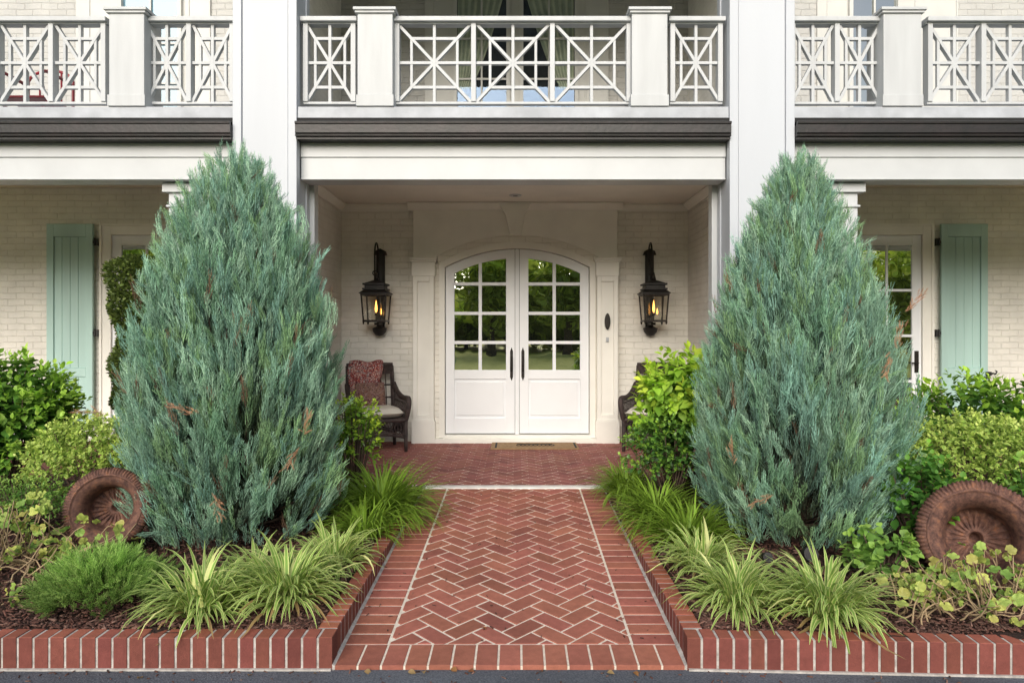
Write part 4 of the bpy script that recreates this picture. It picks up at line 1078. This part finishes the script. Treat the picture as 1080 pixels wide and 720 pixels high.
def juniper(cx, cy, H_, pts, seed, label, nbr=330, per=24, dead=()):
    global rng
    save = rng; rng = np.random.default_rng(seed)
    t = thing('juniper', (cx, cy, bed_h(cx, cy)), label, 'juniper shrub', 'conical blue junipers either side of the walk')
    P = []; D = []; Lw = []; Cc = []; br_ = MB(); 
    tones = np.array([(.27,.45,.32), (.34,.53,.39), (.24,.43,.27), (.27,.47,.37), (.40,.60,.42), (.27,.44,.22)])
    for k in range(nbr):
        u = (k+.5)/nbr; az = k*2.399963+rng.normal()*.15
        tip_h = (.07+.93*u**.82)*H_ if k % 5 else rng.uniform(.10, .9)*H_
        tip_h *= rng.uniform(.965, 1.02)
        rt = (profile_r(tip_h/H_, pts)*.915-.05)*rng.uniform(.80, 1.04)*(1+.06*math.sin(az*3+seed)+.04*math.sin(az*5+tip_h*4))
        tip = np.array([rt*math.cos(az), rt*math.sin(az), tip_h])
        h0 = max(.03, tip_h*.30-.05); base = np.array([.06*math.cos(az), .06*math.sin(az), h0])
        mid = base*.45+tip*.55; mid[:2] *= 1.22 if tip_h < .6*H_ else 1.1; mid[2] -= .07*H_*(1 if tip_h > .3*H_ else .4)
        gapv = math.sin(az*4+seed+tip_h*2.1)+math.sin(az*7.3-tip_h*4.7+seed*2)
        nn = per if gapv < 1.15 else per//3
        tt = .42+.58*((np.arange(nn)+rng.random(nn))/nn)**.8
        pt = ((1-tt)**2)[:, None]*base+(2*tt*(1-tt))[:, None]*mid*1.0+(tt**2)[:, None]*tip
        tg = unit((2*(1-tt))[:, None]*(mid-base)+(2*tt)[:, None]*(tip-mid))
        j = rng.normal(size=(nn, 3))*.38; j[:, 2] *= .3
        dd = unit(tg+j*.8+np.array([0, 0, .6]))
        pt = pt+rng.normal(size=(nn, 3))*np.array([.035, .035, .02])*(1+(1-tt)[:, None])
        l = (.21+.11*rng.random(nn))*(.75+.35*(1-tt))*(.8 if tip_h > .85*H_ else 1)
        c = tones[rng.integers(0, 6)]*rng.uniform(.82, 1.18)
        inn = np.clip((tt-.42)/.4, .0, 1)[:, None]; deep = np.array([(.035,.035,.02)])  # inner sprays coloured dark so the gaps read as shade
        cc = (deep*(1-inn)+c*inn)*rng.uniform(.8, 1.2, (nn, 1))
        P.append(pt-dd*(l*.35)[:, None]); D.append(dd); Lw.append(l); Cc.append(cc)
        if k % 2 == 0:
            bp = [Vector(base*(1-s)**2+mid*2*s*(1-s)+tip*s*s)+Vector((cx, cy, 0)) for s in (0, .3, .6, .85)]
            br_.tube(bp, [.014, .010, .006, .003], 5, cap=False)
    # short sprays feathering the whole surface
    m = 2300; hh = rng.random(m)**1.15*.94+.015; az = rng.random(m)*2*pi
    rr = (profile_r(hh, pts)*.92-.07)*(1+.06*np.sin(az*3+seed)+.05*np.sin(az*7+hh*23))*rng.uniform(.80, 1.0, m)
    pt = np.stack([rr*np.cos(az), rr*np.sin(az), hh*H_], 1)
    gv = np.sin(az*4+seed+hh*H_*2.1)+np.sin(az*7.3-hh*H_*4.7+seed*2)+.8*np.sin(az*13+hh*9); kp = gv < .95; m = int(kp.sum()); hh = hh[kp]; az = az[kp]; rr = rr[kp]; pt = pt[kp]
    outw = np.stack([np.cos(az), np.sin(az), np.zeros(m)], 1); dd = unit(outw*(.55-.25*hh)[:, None]+np.array([0, 0, 1.])+rng.normal(size=(m, 3))*.28)
    P.append(pt-dd*.08); D.append(dd); Lw.append(rng.uniform(.14, .25, m)); Cc.append(tones[rng.integers(0, 6, m)]*rng.uniform(.75, 1.2, (m, 1)))
    P = np.concatenate(P)+np.array([cx, cy, 0]); D = np.concatenate(D); Lw = np.concatenate(Lw); Cc = np.concatenate(Cc)
    P[:, 2] = np.maximum(P[:, 2], .04)
    # some of the inner sprays are rusty brown
    isd = rng.random(len(P)) < .02; Cc[isd] = np.array([.26, .16, .10])*rng.uniform(.6, 1.1, (isd.sum(), 1))
    parts = []
    gi = rng.integers(0, 5, len(P))
    for g in range(5):
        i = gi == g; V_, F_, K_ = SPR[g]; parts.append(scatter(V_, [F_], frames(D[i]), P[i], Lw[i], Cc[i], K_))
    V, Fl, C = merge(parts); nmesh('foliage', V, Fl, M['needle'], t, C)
    br_.tube([(cx, cy, -.05), (cx+.02, cy, .5), (cx, cy, H_*.6), (cx, cy, H_*.85)], [.06, .05, .03, .01], 8)
    br_.build('trunk', M['bark'], t, smooth=True)
    # dead orange-brown sprays hanging at the surface
    dp = []; ddn = []
    for (px, py, ang) in dead:
        az = 0; 
        for it in range(14):
            yy = cy-rng.uniform(.55, .75)
            hz = Z(py, yy); r_ = profile_r(np.clip(hz/H_, 0, 1), pts); xx = X(px, cy-.6)-cx
            yo = -math.sqrt(max(r_*r_-xx*xx, .01))*1.0
            p0 = np.array([X(px, cy+yo), cy+yo-.05, Z(py, cy+yo)]); dr = np.array([math.cos(R(ang)), -.2, math.sin(R(ang))])
            dp.append(p0+dr*it*.010+rng.normal(size=3)*.008); ddn.append(dr+rng.normal(size=3)*.35)
    if dp:
        dp = np.array(dp); ddn = unit(np.array(ddn)); V_, F_, K_ = SPR[0]
        V, Fl, C = scatter(V_, [F_], frames(ddn), dp, rng.uniform(.04, .075, len(dp)), np.array([(.62, .34, .20)])*rng.uniform(.7, 1.2, (len(dp), 1)), K_)
        nmesh('dead_spray', V, Fl, M['needle'], t, C)
    rng = save
    return t
HL = 2.79
ptsL = [(0, .68), (.05, .74), (.11, .80), (.2, .845), (.33, .85), (.47, .82), (.58, .75), (.70, .65), (.80, .52), (.90, .35), (.96, .20), (1, .07)]
juniper(-2.02, 4.95, HL, ptsL, 3, 'broad conical blue green juniper on the left of the brick walk', nbr=380, dead=((212, 436, 160), (322, 458, 70), (318, 470, 240), (228, 520, 300), (115, 436, 170)))
HR = 2.75
ptsR = [(0, .68), (.05, .74), (.11, .80), (.2, .845), (.33, .84), (.47, .78), (.58, .68), (.70, .56), (.80, .43), (.90, .29), (.96, .17), (1, .06)]
juniper(2.02, 4.95, HR, ptsR, 8, 'narrower conical blue green juniper on the right of the brick walk', nbr=380, dead=((952, 330, 60), (940, 368, 80), (935, 372, 250), (812, 520, 200), (770, 487, 100)))

# ---- liriope clumps
def liriope(px, Y, n, Lb, vari, label, spread=1.0, width=.011, tan=.0):
    n = int(n*2.2); Lb *= .93
    x0 = X(px, Y); z0 = bed_h(x0, Y)-.01
    t = thing('liriope_variegated' if vari else 'liriope', (x0, Y, z0), label, 'grassy plant', 'variegated liriope clumps' if vari else 'green liriope clumps')
    t.name = 'liriope'
    seg = 7; V = []; Fq = []; C = []
    for i in range(n):
        az = random.uniform(0, 2*pi); el = R(random.uniform(30, 88)); Ln = Lb*random.uniform(.55, 1.12); w = width*random.uniform(.75, 1.2)
        r0 = random.uniform(0, .10)*spread; p_ = Vector((x0+r0*math.cos(az), Y+r0*math.sin(az), z0)); droop = random.uniform(.10, .30)*1.0; az2 = az+random.uniform(-1.0, 1.0)
        if random.random() < max(tan, .025): gc = (.45, .30, .12); ec = (.50, .36, .17); el *= .5
        elif vari: k = random.uniform(.75, 1.2); gc = (.25*k, .42*k, .08*k); ec = (.88*k, .90*k, .36*k)
        else: k = random.uniform(.6, 1.25); gc = (.19*k, .34*k, .035*k); ec = (.33*k, .47*k, .06*k)
        if vari and random.random() < .05: gc, ec = ec, ec
        b = len(V); e = el
        for s_ in range(seg+1):
            f = s_/seg; d = Vector((math.cos(az2)*math.cos(e)*spread, math.sin(az2)*math.cos(e)*spread, math.sin(e)))
            sd = Vector((-math.sin(az2), math.cos(az2), 0)); ww = w*(1-(max(0, f-.35)/.65)**1.6)*(.55+.9*min(f*2, 1)*.5)+.0006; up = Vector((0, 0, .25*ww))
            for q, cc in ((-1, ec), (-.35, gc), (.35, gc), (1, ec)):
                V.append(tuple(p_+sd*(q*ww)+up*abs(q))); C.append(cc)
            p_ = p_+d*(Ln/seg); e -= droop*(.6+1.6*f)
            if p_.z < z0+.015: p_.z = z0+.015
        for s_ in range(seg):
            for q in range(3):
                a = b+s_*4+q; Fq.append((a, a+1, a+5, a+4))
    nmesh('blades', V, np.array(Fq), M['leaf'], t, C, smooth=True)
    return t
liriope(214, 3.62, 150, .43, True, 'yellow striped liriope clump at the front left, nearest the feathery green plant', width=.0115)
liriope(303, 3.72, 165, .45, True, 'yellow striped liriope clump at the front left, nearest the brick walk', width=.0115)
liriope(352, 4.25, 90, .36, True, 'smaller striped liriope clump behind the front left pair by the walk')
liriope(270, 4.05, 60, .34, True, 'striped liriope tuft under the left juniper behind the front pair')
liriope(403, 5.42, 330, .62, False, 'tall green liriope clump left of the walk near the porch', 1.15, .008, tan=.06)
liriope(384, 4.95, 110, .42, False, 'low green liriope clump between the left juniper and the walk', 1.1, .008, tan=.1)
liriope(662, 6.0, 170, .45, False, 'small green liriope clump at the right corner of the porch', 1.1, .008, tan=.08)
liriope(694, 5.25, 230, .48, False, 'green liriope clump right of the walk with some tan blades', 1.15, .008, tan=.12)
liriope(726, 4.75, 190, .45, False, 'green liriope clump tucked against the right juniper', 1.15, .008, tan=.10)
liriope(742, 4.15, 110, .37, True, 'striped liriope clump right of the walk, behind the front right pair', width=.010)
liriope(778, 3.66, 140, .41, True, 'striped liriope clump at the front right, nearest the brick walk', width=.0115)
liriope(872, 3.52, 160, .44, True, 'striped liriope clump at the front right, spilling over the edging', width=.0115)

# ---- broadleaf shrubs
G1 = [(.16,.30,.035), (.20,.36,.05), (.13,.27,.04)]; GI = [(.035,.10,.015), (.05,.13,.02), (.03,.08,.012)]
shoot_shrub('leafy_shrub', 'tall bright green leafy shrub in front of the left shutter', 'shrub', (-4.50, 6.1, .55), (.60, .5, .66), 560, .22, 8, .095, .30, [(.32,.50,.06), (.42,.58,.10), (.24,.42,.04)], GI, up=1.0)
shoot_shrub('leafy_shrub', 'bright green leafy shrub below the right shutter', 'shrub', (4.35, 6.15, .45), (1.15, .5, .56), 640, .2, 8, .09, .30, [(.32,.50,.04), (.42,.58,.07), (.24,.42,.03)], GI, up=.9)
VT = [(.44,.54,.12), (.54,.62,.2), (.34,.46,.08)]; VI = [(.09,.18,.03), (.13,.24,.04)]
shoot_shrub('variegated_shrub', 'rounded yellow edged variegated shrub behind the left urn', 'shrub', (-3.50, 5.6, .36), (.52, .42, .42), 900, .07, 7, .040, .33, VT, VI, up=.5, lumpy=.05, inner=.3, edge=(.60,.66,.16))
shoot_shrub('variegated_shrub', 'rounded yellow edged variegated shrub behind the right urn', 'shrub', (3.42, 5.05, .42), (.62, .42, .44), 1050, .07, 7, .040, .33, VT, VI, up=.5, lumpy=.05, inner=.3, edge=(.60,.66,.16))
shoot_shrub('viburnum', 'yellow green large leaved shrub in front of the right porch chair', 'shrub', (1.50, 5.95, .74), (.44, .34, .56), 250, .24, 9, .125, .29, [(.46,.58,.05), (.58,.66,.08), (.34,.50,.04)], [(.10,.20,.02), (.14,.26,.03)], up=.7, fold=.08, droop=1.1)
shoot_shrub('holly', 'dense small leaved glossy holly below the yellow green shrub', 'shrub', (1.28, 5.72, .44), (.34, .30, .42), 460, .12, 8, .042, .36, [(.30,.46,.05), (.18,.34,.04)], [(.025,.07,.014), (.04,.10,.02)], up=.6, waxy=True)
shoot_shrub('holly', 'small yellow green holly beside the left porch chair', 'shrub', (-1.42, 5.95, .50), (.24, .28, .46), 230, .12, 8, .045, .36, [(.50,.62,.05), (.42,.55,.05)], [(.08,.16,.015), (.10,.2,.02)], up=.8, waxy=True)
shoot_shrub('leafy_ground_shrub', 'dark green round leaved plant between the right juniper and urn', 'shrub', (X(972, 4.5), 4.5, .30), (.27, .24, .36), 130, .14, 6, .065, .42, [(.14,.30,.03), (.10,.24,.03)], [(.03,.09,.015), (.05,.12,.02)], up=.6)
shoot_shrub('fern_like_plant', 'light green spreading plant behind the left geranium', 'plant', (X(25, 4.9), 4.9, .20), (.42, .35, .20), 230, .16, 10, .035, .2, [(.20,.32,.06), (.26,.38,.08)], [(.06,.14,.025), (.1,.18,.03)], up=.25)
shoot_shrub('leafy_ground_shrub', 'low green leafy plant at the far right edge behind the urn', 'shrub', (X(1095, 4.5), 4.5, .25), (.35, .25, .38), 110, .14, 6, .06, .4, [(.18,.32,.04), (.24,.36,.06)], [(.03,.09,.015), (.05,.12,.02)], up=.6)
# clipped box topiary by the left side door
def topiary():
    x0, y0 = X(150, 7.1), 7.1
    t = thing('box_topiary', (x0, y0, 0), 'dark clipped box topiary in front of the left glazed side door', 'topiary')
    n = 15000; h = rng.random(n); z = .55+h*1.70
    r = .30*np.interp(h, [0,.1,.3,.45,.55,.7,.85,.95,1], [.4,.8,.9,.75,.7,.92,1.08,.9,.3])*(1+.10*np.sin(h*22)); az = rng.random(n)*2*pi; rr = r*rng.uniform(.78, 1.03, n)
    P = np.stack([x0+rr*np.cos(az)-.02, y0+rr*np.sin(az), z], 1); D = unit(np.stack([np.cos(az), np.sin(az), np.full(n, .6)], 1)+rng.normal(size=(n, 3))*.6)
    tv, tf = leaf_t(.34, .06); V, Fl, C = scatter(tv, tf, frames(D, .6, (0,0,1)), P, rng.uniform(.03, .045, n), palette(n, [(.08,.12,.03), (.13,.19,.04), (.20,.26,.06), (.05,.08,.02)], .3))
    nmesh('foliage', V, Fl, M['leaf'], t, C)
    b = MB(); b.tube([(x0, y0, 0), (x0+.01, y0, .5), (x0, y0, 1.4), (x0, y0, 2.1)], [.03,.028,.024,.01], 8); b.build('trunk', M['bark'], t, smooth=True)
topiary()
# feathery bright green plant
def feathery():
    x0, y0 = X(108, 3.75), 3.75; t = thing('feathery_plant', (x0, y0, bed_h(x0, y0)), 'bright green feathery plant mounding in front of the left urn', 'plant')
    n = 1000; az = rng.random(n)*2*pi; rr = rng.random(n)**.6; P = np.stack([x0+rr*.30*np.cos(az), y0+rr*.24*np.sin(az), .03+(1-rr**2)*.16*rng.random(n)**.5], 1)
    P[:, 2] += .035*np.sin(P[:, 0]*24)*np.cos(P[:, 1]*21)+rng.normal(size=n)*.012
    D = unit(np.stack([np.cos(az)*rr, np.sin(az)*rr, np.full(n, .75)], 1)+rng.normal(size=(n, 3))*.35); parts = []; gi = rng.integers(0, 5, n)
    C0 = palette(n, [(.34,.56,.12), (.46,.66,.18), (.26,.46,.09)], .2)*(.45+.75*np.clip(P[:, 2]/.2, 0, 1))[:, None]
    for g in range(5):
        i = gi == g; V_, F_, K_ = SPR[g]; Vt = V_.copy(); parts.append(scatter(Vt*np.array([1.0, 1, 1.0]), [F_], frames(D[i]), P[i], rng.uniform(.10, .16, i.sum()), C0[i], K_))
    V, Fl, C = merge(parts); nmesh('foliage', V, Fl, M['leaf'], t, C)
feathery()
# geraniums: bare tan stems with scalloped leaves
def ger_leaf():
    n = 22; v = [(0, .18, -.06)]
    for i in range(n):
        a = -pi/2+.25+(2*pi-.5)*i/(n-1); r_ = .5*(1+.13*abs(math.sin(i*pi/ (n-1) *5.5))-.05+ (.04 if i % 2 else -.03)); v.append((r_*math.cos(a), .42+r_*math.sin(a), .09*math.sin(i*1.4)+.06))
    return v, [np.array([(0, i, i+1) for i in range(1, n)])]
def geranium(box, nst, nlf, label, reach):
    (xa, xb, ya, yb) = box; cx, cy = (xa+xb)/2, (ya+yb)/2
    t = thing('geranium', (cx, cy, bed_h(cx, cy)), label, 'geranium', 'straggly geraniums in the beds')
    b = MB(); tips = []
    for i in range(nst):
        x_, y_ = random.uniform(xa, xb), random.uniform(ya, yb); z_ = bed_h(x_, y_)+.01
        az = random.uniform(0, 2*pi); p_ = Vector((x_, y_, z_)); pts = [p_]; el = random.uniform(.2, 1.3)
        for s_ in range(7):
            az += random.uniform(-.7, .7); el += random.uniform(-.5, .45); el = max(-.3, min(1.3, el))
            p_ = p_+Vector((math.cos(az)*math.cos(el), math.sin(az)*math.cos(el), math.sin(el)))*reach/7; p_.z = max(p_.z, bed_h(p_.x, p_.y)+.012); pts.append(p_)
            if s_ > 2 and random.random() < .6: tips.append(p_)
        b.tube(pts, [.0055, .005, .0045, .004, .0038, .0034, .003, .0025], 5); tips.append(p_)
    b.build('stem', M['straw'], t, smooth=True)
    tips = np.array([tuple(q) for q in tips]); n = nlf; P = tips[rng.integers(0, len(tips), n)]+rng.normal(size=(n, 3))*.022; P[:, 2] = np.maximum(P[:, 2], .02)
    D = unit(rng.normal(size=(n, 3))+np.array([0, -.5, .1])); T = frames(D, .6, (0, -.6, 1)); v, f = ger_leaf()
    C0 = palette(n, [(.34,.50,.10), (.46,.60,.14), (.62,.66,.16), (.26,.44,.09), (.55,.52,.14)], .15)
    V, Fl, C = scatter(v, f, T, P, rng.uniform(.03, .068, n), C0, [.72]+[1.0]*22); nmesh('leaves', V, Fl, M['leaf'], t, C)
M['straw'] = paint('straw_stem', (.42, .30, .17), .8, .15, .2)
geranium((X(-10, 4.1)-.2, X(66, 4.0), 3.8, 4.4), 75, 270, 'straggly yellowing geranium left of the feathery plant', .42)
geranium((X(915, 3.8), X(1075, 3.8), 3.42, 3.95), 120, 200, 'straggly geranium with bare tan stems in front of the right urn', .26)
shoot_shrub('geranium', 'leafy green geranium tuft between the right juniper and the bare stems', 'geranium', (X(930, 4.05), 4.05, .12), (.22, .18, .16), 70, .10, 5, .06, .5, [(.22,.36,.06), (.28,.40,.08)], [(.08,.16,.03)], up=.3, group='straggly geraniums in the beds')

# dead straw and litter lying in the right bed
# black garden lights
def spot(px, Y, r_, label):
    x_ = X(px, Y); z_ = bed_h(x_, Y); t = thing('garden_light', (x_, Y, z_), label, 'garden light', 'black garden lights under the right juniper')
    b = MB(); b.tube([(x_, Y, z_-.03), (x_, Y, z_+.08)], .010, 8); b.build('stake', M['black'], t)
    b = MB(); b.tube([(x_-.0, Y+.05, z_+.10), (x_, Y, z_+.115), (x_, Y-.05, z_+.13)], [r_*.6, r_, r_*1.05], 14); b.build('lamp_head', M['black'], t, smooth=.7)
spot(807, 4.12, .028, 'small black garden light beside the striped liriope')
spot(852, 4.18, .042, 'larger black garden light at the foot of the right juniper')

# fallen leaves on the drive and edging
random.seed(21)
leafspots = [(150, 3.18), (262, 3.2), (330, 3.22), (384, 3.24), (430, 3.235), (446, 3.24), (482, 3.24), (500, 3.235), (572, 3.24), (640, 3.23), (668, 3.235), (712, 3.08), (716, 3.1), (930, 3.12), (945, 3.12), (955, 3.11), (1008, 3.13), (1065, 3.09)]
v_, f_ = leaf_t(.36, .16, .2)
for (px, Y) in leafspots:
    x_ = X(px, Y); a = random.uniform(0, 6.3); s_ = random.uniform(.022, .042)
    o = nmesh('fallen_leaf', np.array(v_)*s_, [f.copy() for f in f_], M['leaf'], None, np.tile(np.array(random.choice([(.35,.17,.06), (.25,.11,.05), (.40,.27,.12)])), (10, 1)))
    o.location = (x_, Y, -.148); o.rotation_euler = (random.uniform(-.4, .4), random.uniform(-.5, .5), a)
    tag(o, 'small dry brown leaf lying on the asphalt along the brick edge', 'fallen leaf', 'dry leaves fallen on the driveway')
for (px, Y, c_) in ((513, 3.62, (.45,.18,.07)),):
    o = nmesh('fallen_leaf', np.array(v_)*.04, [f.copy() for f in f_], M['leaf'], None, np.tile(np.array(c_), (10, 1)))
    o.location = (X(px, Y), Y, zw(Y)+.006); o.rotation_euler = (.1, .2, 1.0); tag(o, 'single orange brown leaf lying on the herringbone walkway', 'fallen leaf')

# ------------------------------------------------------------------ trees behind the viewer (seen mirrored in the glass)
def tree_belt():
    parts = []; b = MB(); r = np.random.default_rng(5)
    for (x, y, h, w) in ((-26,-22,14,6), (-19,-27,16,6), (-13,-20,14,5), (-7.5,-26,17,6), (-2,-30,17,5.5), (4,-28,16,5), (9,-24,14,5), (14,-20,15,5), (20,-24,16,6), (27,-22,14,6), (-34,-26,15,7), (34,-26,15,7), (0,-40,13,9), (-14,-40,15,9), (14,-40,15,9), (-22,-50,9,12), (-8,-52,9,12), (5,-50,9,12), (18,-52,9,12), (-5,-44,6,8), (6,-46,6,8), (-38,-50,12,12), (34,-50,12,12))+tuple((xx, -56, 8, 14) for xx in range(-90, 91, 9)):
        if w < 14: h *= .66; w *= .9; y -= 6
        n = 9000 if y > -40 else 3500; d = unit(r.normal(size=(n, 3))); rad = r.uniform(.35, 1.0, n)*(1+.3*lump(d, 5, int(h*10+x)))
        P = np.array([x, y, h*(.56 if w < 14 else .40)])+d*np.array([w*.62, w*.62, h*.46])*rad[:, None]
        dk = .25+.75*r.random((n, 1))
        tv = [(-.5,0,0), (.5,0,.1), (.4,1,0), (-.4,.9,-.1)]
        rr = np.random.default_rng(int(abs(x)*7))
        C0 = np.array([(.75,.90,.16)])*dk*np.where(d[:, 2:3] > 0, 1.4, .7)
        parts.append(scatter(tv, [np.array([(0,1,2,3)])], frames(r.normal(size=(n, 3))), P, r.uniform(.12, .28, n)*(1 if y > -40 else 2.6), C0))
        b.tube([(x, y, -.2), (x+.2, y, h*.3), (x, y, h*.7)], [.35, .28, .1], 8)
    V, Fl, C = merge(parts); o = nmesh('woodland', V, Fl, M['leaf'], None, C); tag(o, 'green wood across the lawn mirrored in the door glass', 'trees', kind='stuff')
    b.build('woodland_trunks', M['bark'], o)
tree_belt()

# ------------------------------------------------------------------ light, sky, camera
w = bpy.data.worlds.new('World'); S.world = w; w.use_nodes = True
nt = w.node_tree; bg = nt.nodes['Background']; sky = nt.nodes.new('ShaderNodeTexSky'); sky.sky_type = 'NISHITA'; sky.sun_disc = False
EL, AZ = 24, 189
sky.sun_elevation = R(EL); sky.sun_rotation = R(AZ); sky.altitude = 100; sky.air_density = 1.0; sky.dust_density = 2.5; sky.ozone_density = 1.0
nt.links.new(sky.outputs[0], bg.inputs[0]); bg.inputs[1].default_value = .15
sd = bpy.data.lights.new('Sun', 'SUN'); sd.energy = 4.05; sd.angle = R(50); sd.color = (1, .965, .92)
so = bpy.data.objects.new('Sun', sd); COL.objects.link(so)
dirv = Vector((math.sin(R(AZ))*math.cos(R(EL)), math.cos(R(AZ))*math.cos(R(EL)), math.sin(R(EL))))
so.rotation_euler = dirv.to_track_quat('Z', 'Y').to_euler(); so.location = dirv*30
cd = bpy.data.cameras.new('Camera'); cam = bpy.data.objects.new('Camera', cd); COL.objects.link(cam)
cam.location = (0, 0, CZ); cam.rotation_euler = (R(90), 0, 0); cd.sensor_width = 36; cd.lens = 36*F/1080
cd.shift_x = -(CX-540)/1080; cd.shift_y = -(360-HY)/1080; cd.clip_end = 2000
S.camera = cam
S.view_settings.view_transform = 'Standard'; S.view_settings.look = 'None'; S.view_settings.exposure = 0; S.view_settings.gamma = 1
S.render.engine = 'CYCLES'
S.cycles.max_bounces = 8; S.cycles.diffuse_bounces = 5; S.cycles.transparent_max_bounces = 12
